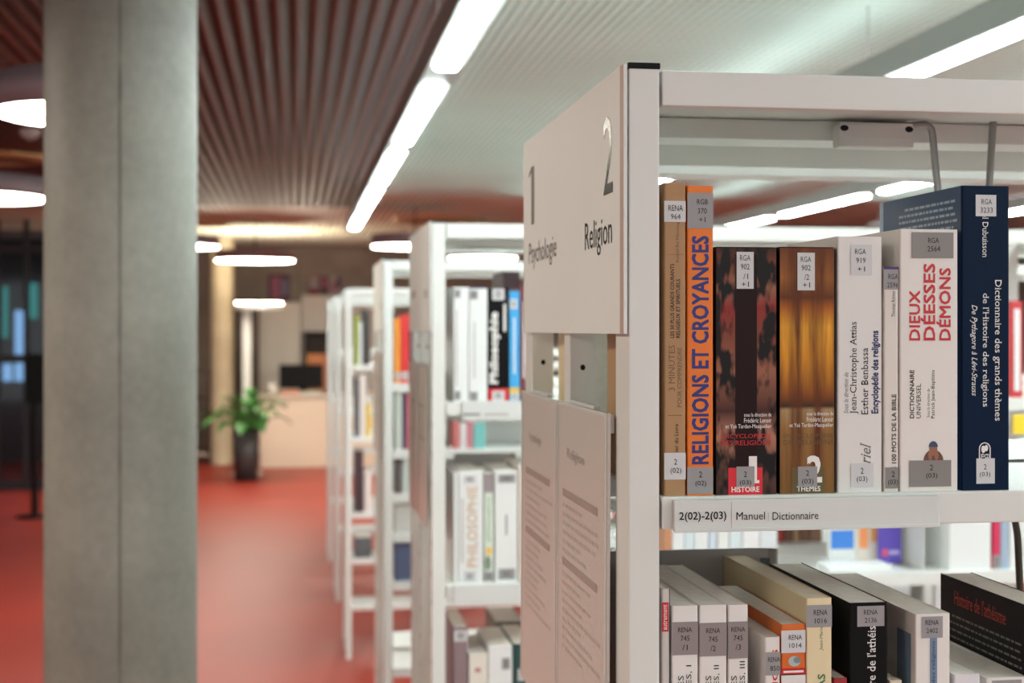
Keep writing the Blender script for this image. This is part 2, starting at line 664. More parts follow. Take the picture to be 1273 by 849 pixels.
def tray(mb, x0, x1, yf, yb, z, lip=0.0245, c=0.0, m=None):
    """shelf tray: plate with a lip folded down in front (yf) and behind (yb)"""
    m = m or M_WHITE
    s = 1 if yb > yf else -1
    a, b_ = min(yf, yb), max(yf, yb)
    mb.box(x0, x1, min(yf + s * 0.006, yb), max(yf + s * 0.006, yb), z - 0.003, z, m)
    f0, f1 = sorted((yf, yf + s * 0.016))
    mb.box(x0, x1, f0, f1, z - lip, z + 0.0004, m, c)
    r0, r1 = sorted((yb, yb - s * 0.004))
    mb.box(x0, x1, r0, r1, z - lip, z - 0.001, m)


def make_rack(Y0, bays, fronts, rears, label, back=None, sign_gap=True, holes=False, c=0.0):
    """double-sided steel book rack. bays: x of each upright frame; fronts, rears: shelf heights"""
    D = 0.49
    rt = root('book_rack', (RX, Y0, 0), label, 'book rack', 'white double-sided book racks')
    off = (RX, Y0, 0)
    top = 1.7557
    for k, x in enumerate(bays):
        for y0, y1 in ((Y0, Y0 + 0.046), (Y0 + 0.235, Y0 + 0.262), (Y0 + D - 0.044, Y0 + D)):
            p = MB(off)
            post(p, x, y0, y1, 1.757, 0.0014 if c else 0.0)
            if holes and k == 0:
                zz = 0.12
                while zz < 1.70:
                    yc = (y0 + y1) / 2
                    p.raw([(x - 0.0005, yc + 0.006 * math.cos(a * math.pi / 4), zz + 0.006 * math.sin(a * math.pi / 4)) for a in range(8)], [tuple(range(8))], M_INK2)
                    zz += 0.055
            if sign_gap and k == 0 and y0 > Y0 + 0.1:
                p.raw([(x + 0.0122 + 0.0024 * math.cos(a * math.pi / 8), y0 - 0.0004, 1.5255 + 0.0027 * math.sin(a * math.pi / 8)) for a in range(16)], [tuple(range(16))], M_BLACK)
            p.build('post', rt)
            q = MB(off)
            q.box(x - 0.0006, x + PW + 0.0006, y0 - 0.0006, y1 + 0.0006, 1.757, 1.7615, M_BLACK, 0.0008 if c else 0)
            q.build('post_cap', rt)
    for a, b_ in zip(bays, bays[1:]):
        x0, x1 = a + PW + 0.0022, b_ - 0.0022
        p = MB(off)
        tray(p, x0, x1, Y0, Y0 + 0.385, top, 0.0262, c)
        p.build('canopy', rt)
        p = MB(off)
        p.box(x0, x1, Y0 + 0.445, Y0 + D, top - 0.028, top, M_WHITE, c)
        p.build('rear_rail', rt)
        p = MB(off)
        p.box(x0, x1, Y0 + 0.205, Y0 + 0.255, top - 0.022, top - 0.0035, M_WHITE, c)
        p.build('center_beam', rt)
        for z in fronts:
            p = MB(off)
            tray(p, x0, x1, Y0 + 0.001, Y0 + 0.222, z, c=c)
            p.build('shelf', rt)
        for z in rears:
            p = MB(off)
            tray(p, x0, x1, Y0 + D - 0.001, Y0 + 0.262, z)
            p.build('shelf', rt)
        if back:
            for z0, z1 in back:
                p = MB(off)
                p.box(x0, x1, Y0 + 0.238, Y0 + 0.248, z0, z1, M_WHITE)
                p.build('back_panel', rt)
    return rt


def sign_panel(Y0, label, words_):
    """folded sheet-metal end sign"""
    off = (0.243, Y0 + 0.2, 1.557)
    rt = root('section_sign', off, label, 'sign', 'rack end signs')
    o = MB(off)
    z0, z1 = 1.557, 1.7597
    xo = 0.2424
    o.prism([(0.2460, Y0 - 0.002), (0.2432, Y0 - 0.002), (xo, Y0 + 0.007), (xo, Y0 + 0.4676), (0.2460, Y0 + 0.4676)], z0, z1, M_SIGN)
    o.face([(0.24315, Y0 - 0.0022), (xo - 0.0002, Y0 + 0.0069), (xo - 0.0002, Y0 + 0.0069, z1)[:2] + (z1,), (0.24315, Y0 - 0.0022, z1)] if False else
           [(0.24310, Y0 - 0.0019, z0), (xo - 0.0001, Y0 + 0.0068, z0), (xo - 0.0001, Y0 + 0.0068, z1), (0.24310, Y0 - 0.0019, z1)], M_SIGN_EDGE)
    X = xo - 0.0003
    for s, pxa, pya, pxb, ytop, m_, kw in words_:
        # pxa,pya: lower-left of the ink as seen on the nearest rack; pxb: its right end; ytop: top at the left end
        A, B, T = atX(pxa, pya, X), atX(pxb, pya, X), atX(pxa, ytop, X)
        dy = Y0 - 1.045
        if s == '':
            o.face([(X, A.y + dy, A.z), (X, B.y + dy, A.z), (X, B.y + dy, T.z), (X, A.y + dy, T.z)], m_)
            continue
        if s == '1':
            ya, yb, h = A.y + dy, B.y + dy, T.z - A.z
            st = (ya - yb) * 0.52
            o.face([(X, yb + st, A.z), (X, yb, A.z), (X, yb, T.z), (X, yb + st, T.z)], m_)
            o.face([(X, yb + st, T.z), (X, ya, T.z - h * 0.10), (X, ya, T.z - h * 0.17), (X, yb + st, T.z - h * 0.09)], m_)
            continue
        o.text(s, (X, A.y + dy, A.z), (0, -1, 0), (0, 0, 1), A.y - B.y, T.z - A.z, m_, **kw)
    o.build('panel', rt)
    for yy in (Y0 + 0.03, Y0 + 0.25, Y0 + 0.43):
        k = MB(off)
        k.box(0.24605, 0.2477, yy - 0.012, yy + 0.012, 1.60, 1.72, M_WHITE)
        k.build('bracket', rt)


def info_board(y0, y1, ztop, zbot, label, heads, tilt=0.0, seed=1):
    """A4 sheet in a clear upright pocket"""
    xo = 0.2405
    off = (xo, (y0 + y1) / 2, zbot)
    rt = root('info_board', off, label, 'information board', 'rack end information boards')
    r2 = random.Random(seed)
    o = MB(off)

    def xat(z):
        return xo - tilt * (ztop - z)
    vs = []
    for z in (zbot, ztop):
        for x in (0.0, 0.0028):
            vs += [(xat(z) + x, y0, z), (xat(z) + x, y1, z)]
    o.raw(vs, [(0, 1, 5, 4), (2, 6, 7, 3), (0, 4, 6, 2), (1, 3, 7, 5), (0, 2, 3, 1), (4, 5, 7, 6)], M_ACRYL)

    def strip(ya, yb, za, zb, m_):
        o.face([(xat(za) - 0.0003, ya, za), (xat(za) - 0.0003, yb, za), (xat(zb) - 0.0003, yb, zb), (xat(zb) - 0.0003, ya, zb)], m_)
    strip(y0, y0 + 0.007, zbot, ztop, M_HOLDER)
    strip(y1 - 0.007, y1, zbot, ztop, M_HOLDER)
    strip(y0 + 0.0071, y1 - 0.0071, ztop - 0.003, ztop, M_HOLDER)
    H = ztop - zbot
    L = y1 - y0
    # heading and list lines, top to bottom; reading direction runs towards -y
    yl = y1 - 0.03 * 1
    if heads:
        o.text(heads, (xat(ztop - 0.052) - 0.0003, y1 - 0.05, ztop - 0.052), (0, -1, 0), (0, 0, 1), 0.075, 0.012, M_FAINT)
    z = ztop - 0.078
    while z > zbot + H * 0.28:
        if abs(z - (ztop - 0.078)) < 1e-6 or abs(z - (ztop - 0.142)) < 0.004:
            strip(yl, y0 + 0.035, z - 0.007, z, M_BAR2)
            z -= 0.013
            continue
        y = yl
        end = yl - L * r2.uniform(0.28, 0.72)
        strip(y + 0.0, y - 0.008, z - 0.0035, z, M_LINE)
        y -= 0.014
        while y > end:
            wl = r2.uniform(0.008, 0.022)
            strip(y, y - wl, z - 0.0032, z, M_LINE)
            y -= wl + 0.004
        z -= 0.0082
    o.build('sheet', rt)
    k = MB(off)
    k.box(xo + 0.003, xo + 0.0066, y0 + 0.004, y1 - 0.004, ztop - 0.016, ztop - 0.001, M_HOLDER, 0.0008)
    k.box(xo + 0.0005, xo + 0.006, y0 + 0.055, y1 - 0.06, ztop + 0.0002, ztop + 0.0032, M_HOLDER, 0.0006)
    k.build('top_clip', rt)


# ---------------------------------------------------------------- the nearest rack
R1Y = 1.045
SH1 = 1.4333
make_rack(R1Y, [RX, 1.5], [SH1, 1.09, 0.75, 0.41, 0.10], [SH1, 1.09, 0.75, 0.41, 0.10],
          'nearest white steel book rack with the dictionaries on its shelf', c=0.0012)
sign_panel(R1Y, 'beige end sign reading 1 Psychologie and 2 Religion on the nearest rack',
           [('2', 750, 243.5, 761.5, 148, M_SILVERINK, {}),
            ('1', 657.5, 281, 663.8, 210, M_INK2, {}),
            ('Religion', 727, 322, 760.5, 278, M_INK, {}),
            ('Psychologie', 657.5, 336.5, 691.5, 303, M_INK2, {})])
info_board(1.0875, 1.3025, 1.4945, 1.19, 'right-hand information sheet in a clear pocket under the Religion sign', 'Religion', 0.005, 4)
info_board(1.3055, 1.5125, 1.4945, 1.19, 'left-hand information sheet in a clear pocket under the Psychologie sign', 'Psychologie', 0.005, 9)

# grey steel divider standing on the lower shelf behind the books
e0, e1 = at(700, 683, 1.262), at(962, 694, 1.262)
b = MB(((RX + 0.2), 1.262, 1.09))
zt = at(830, 683, 1.27).z
xr = at(962, 690, 1.27).x
b.prism([(0.275, 1.268), (xr - 0.02, 1.268), (xr - 0.006, 1.2655), (xr, 1.259), (xr - 0.002, 1.258), (xr - 0.008, 1.2635), (xr - 0.021, 1.2655), (0.275, 1.2655)], 1.0905, zt, M_GREYMETAL)
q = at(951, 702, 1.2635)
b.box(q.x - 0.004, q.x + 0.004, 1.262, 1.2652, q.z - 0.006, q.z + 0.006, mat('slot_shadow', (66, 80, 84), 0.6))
tag(b.build('shelf_divider'), 'grey steel divider plate behind the white three-volume set', 'shelf divider')

# label holder clipped on the shelf front
A, B = at(838, 622, 1.0405), at(1167.5, 657, 1.0405)
zA, zB = 1.4345, 1.4095
rt = root('shelf_label', (A.x, 1.0405, zB), 'shelf label strip reading 2(02)-2(03) Manuel Dictionnaire', 'shelf label')
b = MB((A.x, 1.0405, zB))
b.box(A.x, B.x, 1.0395, 1.0445, zB - 0.0015, zA - 0.003, M_HOLDER, 0.0007)
b.box(A.x, B.x, 1.0385, 1.0405, zB - 0.0022, zB + 0.0005, M_HOLDER, 0.0005)
YT = 1.0392


def flat(mb, s, x0, y0, x1, y1, Y, m_, **kw):
    a, c_ = at(x0, y1, Y), at(x1, y0, Y)
    mb.text(s, (a.x, Y, a.z), (1, 0, 0), (0, 0, 1), c_.x - a.x, c_.z - a.z, m_, **kw)


def upw(mb, s, x0, y0, x1, y1, Y, m_, **kw):
    a, c_ = at(x1, y1, Y), at(x0, y0, Y)
    mb.text(s, (a.x, Y, a.z), (0, 0, 1), (-1, 0, 0), c_.z - a.z, a.x - c_.x, m_, **kw)


def dwn(mb, s, x0, y0, x1, y1, Y, m_, **kw):
    a, c_ = at(x0, y0, Y), at(x1, y1, Y)
    mb.text(s, (a.x, Y, a.z), (0, 0, -1), (1, 0, 0), a.z - c_.z, c_.x - a.x, m_, **kw)


def patch(mb, x0, y0, x1, y1, Y, m_):
    a, c_ = at(x0, y0, Y), at(x1, y1, Y)
    mb.face([(a.x, Y, c_.z), (c_.x, Y, c_.z), (c_.x, Y, a.z), (a.x, Y, a.z)], m_)


flat(b, '2(02)-2(03)', 844.5, 635.5, 903, 649.5, YT, M_INK, bold=0.012)
flat(b, 'Manuel', 915.5, 636, 951, 646.5, YT, M_INK)
flat(b, 'Dictionnaire', 960.5, 635.5, 1017.5, 646.5, YT, M_INK)
patch(b, 955, 637, 955.6, 648, YT, M_FAINT)
patch(b, 909, 624, 909.8, 657, YT, M_FAINT)
b.build('strip', rt)

# wire book support hanging under the canopy
def wire_support(pts, label, slider=None, m_=None):
    o0 = Vector(pts[0])
    rt = root('wire_book_support', o0, label, 'book support', 'wire book supports')
    k = MB(o0)
    P = [Vector(p) for p in pts]
    # rounded corners
    out = [P[0]]
    for i in range(1, len(P) - 1):
        a = (P[i - 1] - P[i]).normalized()
        c_ = (P[i + 1] - P[i]).normalized()
        r = min(0.012, (P[i - 1] - P[i]).length / 2.2, (P[i + 1] - P[i]).length / 2.2)
        for t in (0, 0.25, 0.5, 0.75, 1):
            s1 = P[i] + a * r
            s2 = P[i] + c_ * r
            out.append(s1 * (1 - t) ** 2 + P[i] * 2 * t * (1 - t) + s2 * t ** 2)
    out.append(P[-1])
    k.tube(out, 0.0033, m_ or M_STEEL, 12)
    k.build('wire', rt)
    if slider:
        k = MB(o0)
        x0, x1, y0, y1, z0, z1 = slider
        k.box(x0, x1, y0, y1, z0, z1, M_SLIDER, 0.003)
        k.box(x0 + 0.001, x1 - 0.001, y0 - 0.0012, y0 + 0.002, z0 + 0.001, z0 + (z1 - z0) * 0.42, M_SLIDER, 0.0006)
        for x in (x0 + 0.005, x1 - 0.005):
            k.raw([(x + 0.004 * math.cos(a * math.pi / 6), y0 - 0.0004, z1 - 0.006 + 0.0028 * math.sin(a * math.pi / 6)) for a in range(12)], [tuple(range(12))], M_INK)
        k.build('slider', rt)


YW = 1.236
a0, a1 = at(1040, 184, YW), at(1133, 154, YW)
w0, w1, w2, w3 = at(1128, 157, YW), at(1158, 153, YW), at(1166, 240, YW), at(1169, 330, YW)
w4, w5, w6 = at(1225, 332, YW), at(1229.5, 235, YW), at(1235.5, 136, YW)
wire_support([w0, w1, w2, w3, w4, w5, w6], 'bent steel wire book support on a white slider above the blue dictionary',
             (a0.x, a1.x, YW - 0.006, YW + 0.0115, a0.z, a1.z))
w0, w1, w2 = at(1262, 648, 1.246), at(1265, 665, 1.246), at(1271, 800, 1.246)
w3 = at(1330, 805, 1.246)
wire_support([w0, w1, w2, w3], 'dark wire book support behind the black atheism book',
             None, mat('shaded_wire', (84, 78, 72), 0.4, metal=0.8))  # same kind of wire, the shade below the shelf put into its colour


# ================================================================== books
def cover_shell(mb, x0, x1, y, z0, z1, d, m_, c=0.0007, r=0.0012, round_=0.0, side=None):
    """spine and two boards folded round the pages; the spine lies in the plane y"""
    t = x1 - x0
    r = min(r, t * 0.3)
    O, I = [], []

    def add(ox, oy, ix, iy):
        O.append((x0 + ox, y + oy))
        I.append((x0 + ix, y + iy))
    add(0, d, c, d)
    add(0, r + c * 2, c, r + c * 2)
    for k in range(1, 4):
        a = math.radians(90 - 30 * k)
        add(r - r * math.sin(math.radians(30 * (3 - k)) + 0) if False else r - r * math.cos(math.radians(30 * k)), r - r * math.sin(math.radians(30 * k)), max(c, r * 0.8), max(c, r * 0.8))
    for k in range(3):
        add(t - r + r * math.sin(math.radians(30 * k)), r - r * math.cos(math.radians(30 * k)), t - max(c, r * 0.8), max(c, r * 0.8))
    add(t, r + c * 2, t - c, r + c * 2)
    add(t, d, t - c, d)
    n = len(O)
    vs = [(p[0], p[1], z) for z in (z0, z1) for p in O] + [(p[0], p[1], z) for z in (z0, z1) for p in I]
    fs = []
    for i in range(n - 1):
        fs += [(i, i + 1, n + i + 1, n + i), (2 * n + i, 3 * n + i, 3 * n + i + 1, 2 * n + i + 1), (n + i, n + i + 1, 3 * n + i + 1, 3 * n + i), (i, 2 * n + i, 2 * n + i + 1, i + 1)]
    for i in (0, n - 1):
        fs.append((i, n + i, 3 * n + i, 2 * n + i))
    k = mb.mi(m_)
    mb.raw(vs, fs, m_)


class Book:
    """a standing book, its spine seen between px0 and px1 in the plane Y; z0 the shelf it stands on"""

    def __init__(self, px0, px1, pytop, Y, z0, depth, cmat, label, pages=None, hard=False, group=None, name='book', gap=0.0003, cat='book'):
        self.Y = Y
        self.T = Y - 0.00025
        self.x0, self.x1 = at(px0, 400, Y).x + gap, at(px1, 400, Y).x - gap
        self.z0 = z0 + 0.0004
        self.z1 = at((px0 + px1) / 2, pytop, Y).z
        self.d = depth
        self.off = (self.x0, Y, self.z0)
        self.root = root(name, self.off, label, cat, group)
        self.cover = MB(self.off)
        c = 0.0024 if hard else 0.0006
        cover_shell(self.cover, self.x0, self.x1, Y, self.z0, self.z1, depth, cmat, c, 0.003 if hard else 0.0014)
        ov = 0.003 if hard else 0.0005
        self.pg = MB(self.off)
        self.pg.box(self.x0 + c + 0.0001, self.x1 - c - 0.0001, Y + max(c, 0.0015), Y + depth - ov, self.z0 + ov, self.z1 - ov, pages or M_PAGES)
        self.labels = []

    def label(self, x0, y0, x1, y1, m_, lines):
        """call-number sticker with its lines (text, x0, y0, x1, y1)"""
        k = MB(self.off)
        patch(k, x0, y0, x1, y1, self.T - 0.0003, m_)
        for s, a, b_, c_, d_ in lines:
            flat(k, s, a, b_, c_, d_, self.T - 0.00045, M_INK)
        self.labels.append(k)

    def done(self):
        self.cover.build('cover', self.root)
        self.pg.build('page_block', self.root)
        for k in self.labels:
            k.build('call_label', self.root)
        return self.root


YB = 1.0515
G1 = 'reference books on the upper shelf of the nearest rack'

# 1 tan
bk = Book(825.3, 853, 227.5, YB, SH1, 0.20, mat('tan_kraft', (172, 132, 92), 0.6, noise=0.04), 'tan paperback spine at the left end, beside the rack post', group=G1)
t = bk.T
brown = mat('brown_print', (112, 82, 56), 0.5)
upw(bk.cover, 'Russel Re Manning', 840.3, 276, 845.2, 326, t, brown)
patch(bk.cover, 829, 316, 849, 316.6, t, brown)
upw(bk.cover, 'LES 50 PLUS GRANDS COURANTS', 833.3, 328, 838, 420, t, M_INK, bold=0.008)
upw(bk.cover, 'RELIGIEUX ET SPIRITUELS', 840.5, 347, 845.4, 420, t, M_INK, bold=0.008)
upw(bk.cover, '3 MINUTES', 831.3, 429, 839, 486, t, brown)
upw(bk.cover, 'POUR COMPRENDRE', 842, 432, 847.5, 506, t, brown)
patch(bk.cover, 830, 516, 848, 516.6, t, brown)
upw(bk.cover, 'Le Courrier du Livre', 838.3, 527, 843.4, 590, t, M_INK)
bk.label(825.8, 249.5, 852.5, 276, M_LABELW, [('RENA', 831, 255, 849, 262), ('964', 834, 266, 846, 272.5)])
bk.label(825.8, 563, 852.5, 596, M_LABELW, [('2', 838, 570.6, 842, 577.6), ('(02)', 833.5, 581.4, 847, 590)])
bk.done()

# 2 orange
bk = Book(854, 887.3, 231, YB, SH1, 0.165, mat('orange_cover', (231, 118, 24), 0.35), 'orange book with big blue capitals RELIGIONS ET CROYANCES', group=G1)
upw(bk.cover, 'RELIGIONS ET CROYANCES', 860, 293, 881.3, 577, bk.T, M_TXTB, bold=0.026)
bk.label(854.6, 239.5, 886.6, 284, M_LABEL, [('RGB', 866.5, 247.7, 880, 254), ('370', 867.5, 259, 878.7, 265.4), ('+1', 869, 270, 877, 276)])
bk.label(854.4, 581, 886.6, 613.5, M_LABEL, [('2', 869, 586, 873, 593.5), ('(02)', 864.5, 597.5, 878, 605.5)])
bk.done()

# 3, 4 encyclopaedia volumes
m_v1 = picture_mat('dark_arcade_print', [(0.0, (70, 42, 36)), (0.12, (96, 62, 50)), (0.24, (176, 120, 98)), (0.34, (70, 36, 30)), (0.5, (150, 96, 74)), (0.64, (128, 66, 50)), (0.76, (140, 44, 40)), (0.84, (150, 100, 76)), (0.94, (120, 60, 36)), (1.0, (60, 32, 26))], noise=1.5, nscale=3.6, dark=(18, 9, 9), stretch=(1.5, 1, 2.6))
m_v2 = picture_mat('golden_pillars_print', [(0.0, (126, 88, 40)), (0.26, (150, 108, 58)), (0.345, (170, 140, 96)), (0.36, (52, 30, 18)), (0.40, (130, 70, 22)), (0.55, (224, 150, 40)), (0.68, (236, 168, 52)), (0.76, (180, 100, 26)), (0.80, (96, 50, 22)), (0.88, (160, 100, 44)), (1.0, (112, 60, 28))], wave=0.7, wscale=2.5, noise=0.3, nscale=5, dark=(92, 44, 14), stretch=(2, 1, 0.7))
m_edge = mat('dark_brown_cover', (30, 18, 15), 0.45, spec=0.2)
M_DKGOLD = mat('dark_gold_print', (96, 72, 34), 0.4)
bk = Book(889.3, 966.3, 307, YB, SH1, 0.17, m_edge, 'dark red-brown encyclopaedia volume 1 with a red HISTOIRE box', group=G1, hard=True)
art = MB(bk.off)
patch(art, 890.5, 308, 965, 615, bk.T + 0.0001, m_v1)
# dark pillar in the middle of the picture
pil = mat('pillar_print', (36, 18, 16), 0.45, spec=0.15)
patch(art, 914, 316, 941, 585, bk.T - 0.00002, pil)
art.build('cover_picture', bk.root)
t = bk.T - 0.0001
flat(bk.cover, 'sous la direction de', 925, 513, 959, 518, t, M_TXTW)
flat(bk.cover, 'Frédéric Lenoir', 925, 519.5, 959, 525.6, t, M_TXTW)
flat(bk.cover, 'et Ysé Tardan-Masquelier', 902, 527, 959, 534.2, t, M_TXTW)
flat(bk.cover, 'ENCYCLOPÉDIE', 896, 537.6, 959, 545, t, M_TXTR, serif=True)
flat(bk.cover, 'DES RELIGIONS', 896, 547, 959, 553.8, t, M_TXTR, serif=True)
patch(bk.cover, 905.5, 581.6, 948, 614.5, t, mat('red_box_print', (214, 26, 44), 0.4))
flat(bk.cover, '1', 931, 567, 941, 598, t - 0.0001, M_TXTW, bold=0.02)
patch(bk.cover, 928.5, 597, 944, 600.6, t - 0.00012, M_TXTW)
flat(bk.cover, 'HISTOIRE', 909.5, 604.6, 944, 612, t - 0.0001, M_TXTW, bold=0.015)
bk.T -= 0.0001
bk.label(915.8, 313, 937, 359, M_LABELW, [('RGA', 920, 317, 933, 324), ('902', 921, 328, 932, 335), ('/1', 924, 340, 930, 347), ('+1', 922, 350, 931, 356.6)])
bk.label(915.6, 580, 938, 605, M_LABEL, [('2', 924.8, 586, 928.6, 593), ('(03)', 919.6, 596.6, 934, 604.4)])
bk.done()
bk = Book(968.8, 1038.3, 307, YB, SH1, 0.17, m_edge, 'golden brown encyclopaedia volume 2 with pillars on its spine', group=G1, hard=True)
art = MB(bk.off)
patch(art, 969.6, 308, 1037, 615, bk.T + 0.0001, m_v2)
art.build('cover_picture', bk.root)
t = bk.T - 0.0001
flat(bk.cover, 'sous la direction de', 1003, 511.5, 1036, 516.5, t, M_TXTW)
flat(bk.cover, 'Frédéric Lenoir', 1003, 518, 1036, 524.3, t, M_TXTW)
flat(bk.cover, 'et Ysé Tardan-Masquelier', 981.5, 525.6, 1036, 532.5, t, M_TXTW)
flat(bk.cover, 'ENCYCLOPÉDIE', 974, 537.4, 1036, 544.4, t, M_DKGOLD, serif=True)
flat(bk.cover, 'DES RELIGIONS', 974, 546.2, 1036, 553, t, M_DKGOLD, serif=True)
patch(bk.cover, 984.5, 581, 1025, 614, t, mat('olive_box_print', (96, 78, 34), 0.4))
flat(bk.cover, '2', 1003, 566, 1022, 600, t - 0.0001, M_TXTW, serif=True, bold=0.03)
flat(bk.cover, 'THÈMES', 990.6, 602.3, 1020, 611, t - 0.0001, M_TXTW, bold=0.015)
bk.T -= 0.0001
bk.label(991.4, 314, 1013, 361, M_LABELW, [('RGA', 995.5, 319, 1008.5, 325.6), ('902', 996.5, 329.5, 1008, 336.3), ('/2', 1000, 341, 1006, 348), ('+1', 998, 351, 1007, 357.5)])
bk.label(992, 580, 1016, 605, M_LABEL, [('2', 1002, 584.5, 1006, 591.5), ('(03)', 997, 595, 1011.5, 603)])
bk.done()

# 5 white paperback
m_wc = mat('white_cover', (224, 221, 217), 0.35)
m_wc2 = mat('warm_white_cover', (228, 222, 216), 0.35)
bk = Book(1041, 1097, 294, YB, SH1, 0.115, m_wc, 'thick white paperback with blue title Encyclopédie des religions', group=G1)
t = bk.T
upw(bk.cover, 'Sous la direction de', 1049, 463, 1054.6, 514, t, M_INK2, serif=True, shear=0.25)
upw(bk.cover, 'Jean-Christophe Attias', 1056.6, 400, 1067.4, 514.4, t, M_INK, serif=True)
upw(bk.cover, 'Esther Benbassa', 1070.7, 432.5, 1079.3, 515, t, M_INK, serif=True)
upw(bk.cover, 'Encyclopédie des religions', 1083.2, 411, 1094.6, 514, t, M_NAVYTXT, bold=0.03)
upw(bk.cover, 'riel', 1069.5, 550, 1082.5, 577, t, M_INK2, serif=True, shear=0.35)
patch(bk.cover, 1095.6, 294.6, 1096, 612, t, M_FAINT)
bk.label(1057.7, 304, 1084, 342, M_LABELW, [('RGA', 1063, 309.4, 1076.6, 316), ('919', 1064.5, 320.3, 1076, 327), ('+1', 1066, 331.4, 1075.4, 337.4)])
bk.label(1058, 576, 1086, 605, M_LABELW, [('2', 1070, 581.4, 1073.6, 589), ('(03)', 1065, 592, 1078.4, 600.3)])
bk.done()

# 6 slim paperback
bk = Book(1098.6, 1117.4, 332, YB, SH1, 0.115, mat('cream_white_cover', (222, 214, 206), 0.4), 'slim short paperback with purple top edge, fourth from the right on its shelf'.replace('fourth', 'third'), group=G1)
t = bk.T
patch(bk.cover, 1098.8, 331.7, 1117.2, 335, t, mat('purple_print', (70, 40, 110), 0.4))
upw(bk.cover, 'Thomas Römer', 1108.3, 361, 1112.8, 394, t, M_INK)
upw(bk.cover, 'LES 100 MOTS DE LA BIBLE', 1108.5, 490, 1114.2, 592, t, M_INK, bold=0.012)
bk.label(1099, 335, 1117, 360, M_LABEL, [('RGA', 1104.5, 340.6, 1116.4, 347), ('2596', 1103, 351.2, 1116.6, 357.4)])
bk.label(1100.5, 581, 1117, 607, M_LABEL2, [('2', 1108.5, 586, 1112.5, 593), ('(03)', 1104, 596, 1116.4, 604)])
bk.done()

# 7 white with red capitals
bk = Book(1118.4, 1191.3, 285, YB, SH1, 0.14, m_wc2, 'wide white dictionary with red capitals DIEUX DÉESSES DÉMONS', group=G1)
t = bk.T
upw(bk.cover, 'DIEUX', 1130.5, 361, 1144, 423.4, t, M_TXTR, bold=0.02)
upw(bk.cover, 'DÉESSES', 1144.6, 327.5, 1162.7, 423.4, t, M_TXTR, bold=0.02)
upw(bk.cover, 'DÉMONS', 1164.2, 333, 1182, 423.4, t, M_TXTR, bold=0.02)
upw(bk.cover, 'DICTIONNAIRE', 1131, 460, 1136.5, 520, t, M_INK, bold=0.015)
upw(bk.cover, 'UNIVERSEL', 1139.2, 477, 1144.8, 520, t, M_INK)
upw(bk.cover, 'Sous la direction de', 1152.3, 483, 1155.8, 518.6, t, M_INK2)
upw(bk.cover, 'Patrick Jean-Baptiste', 1157.5, 460, 1163.2, 520, t, M_INK)
# printed bust: arms raised to a capped head
skin = mat('skin_print', (150, 98, 74), 0.5)
skin2 = mat('dark_skin_print', (104, 66, 52), 0.5)
capm = mat('cap_print', (44, 66, 98), 0.5)


def blob(mb, cx, cy, rx, ry, Y, m_, a0=0, a1=360, n=18):
    pts = []
    for k in range(n + 1):
        a = math.radians(a0 + (a1 - a0) * k / n)
        p = at(cx + rx * math.cos(a), cy - ry * math.sin(a), Y)
        pts.append((p.x, Y, p.z))
    if a1 - a0 >= 360:
        pts.pop()
    mb.face(pts, m_)


blob(bk.cover, 1160.4, 573, 12.4, 14, t, skin2, 0, 180)
blob(bk.cover, 1160.4, 558.5, 5.0, 8.0, t - 0.00008, skin)
blob(bk.cover, 1160.4, 555.6, 5.6, 7.2, t - 0.00016, capm, 0, 180)
blob(bk.cover, 1156.6, 566, 2.6, 6, t - 0.00016, skin)
blob(bk.cover, 1164.2, 566, 2.6, 6, t - 0.00016, skin)
bk.T -= 0.0001
bk.label(1133.6, 288.5, 1185.4, 321, M_LABEL2, [('RGA', 1154, 295.5, 1167.4, 302), ('2564', 1153, 306, 1168.8, 312.6)])
bk.label(1130.5, 572.5, 1182.5, 604.4, M_LABEL2, [('2', 1156, 577.5, 1160, 584.6), ('(03)', 1151.4, 588, 1165.4, 595.8)])
bk.done()

# 8 tall blue
m_blue = mat('deep_blue_cover', (0, 25, 52), 0.5, spec=0.12)
bk = Book(1195.6, 1255.2, 231, YB, SH1, 0.159, m_blue, 'tall deep blue dictionary at the right end of the upper row', group=G1)
t = bk.T
dwn(bk.cover, 'Daniel Dubuisson', 1221.3, 246, 1228.6, 320, t, M_TXTW, serif=True)
dwn(bk.cover, 'Dictionnaire des grands thèmes', 1234.3, 348, 1245.2, 523, t, M_TXTW, serif=True)
dwn(bk.cover, "de l'Histoire des religions", 1219.6, 364.6, 1229.6, 505.5, t, M_TXTW, serif=True)
dwn(bk.cover, 'De Pythagore à Lévi-Strauss', 1206, 379, 1215, 492, t, M_TXTW, serif=True, shear=0.3)
# publisher mark: white rounded outline with two leaves
a, c_ = at(1217, 550, t), at(1231.5, 578, t)
cxm, rr = (a.x + c_.x) / 2, (c_.x - a.x) / 2
outl = [(cxm + rr * math.cos(math.radians(k)), t, a.z - rr + rr * math.sin(math.radians(k))) for k in range(0, 181, 15)]
outl += [(a.x, t, c_.z), (c_.x, t, c_.z)]
ins = [(cxm + (p[0] - cxm) * 0.84, t, (a.z + c_.z) / 2 + (p[2] - (a.z + c_.z) / 2) * 0.92) for p in outl]
n = len(outl)
for k in range(n):
    bk.cover.face([outl[k], outl[(k + 1) % n], ins[(k + 1) % n], ins[k]], M_TXTW)
blob(bk.cover, 1222.5, 558.5, 2.6, 4.6, t, M_TXTW)
blob(bk.cover, 1226.2, 557, 2.2, 4.0, t - 0.0001, M_TXTW)
flat(bk.cover, 'JD', 1219, 564, 1223.6, 570, t, M_TXTW, bold=0.02)
flat(bk.cover, 'CO', 1224.2, 564, 1229.8, 570, t, M_TXTW, bold=0.02)
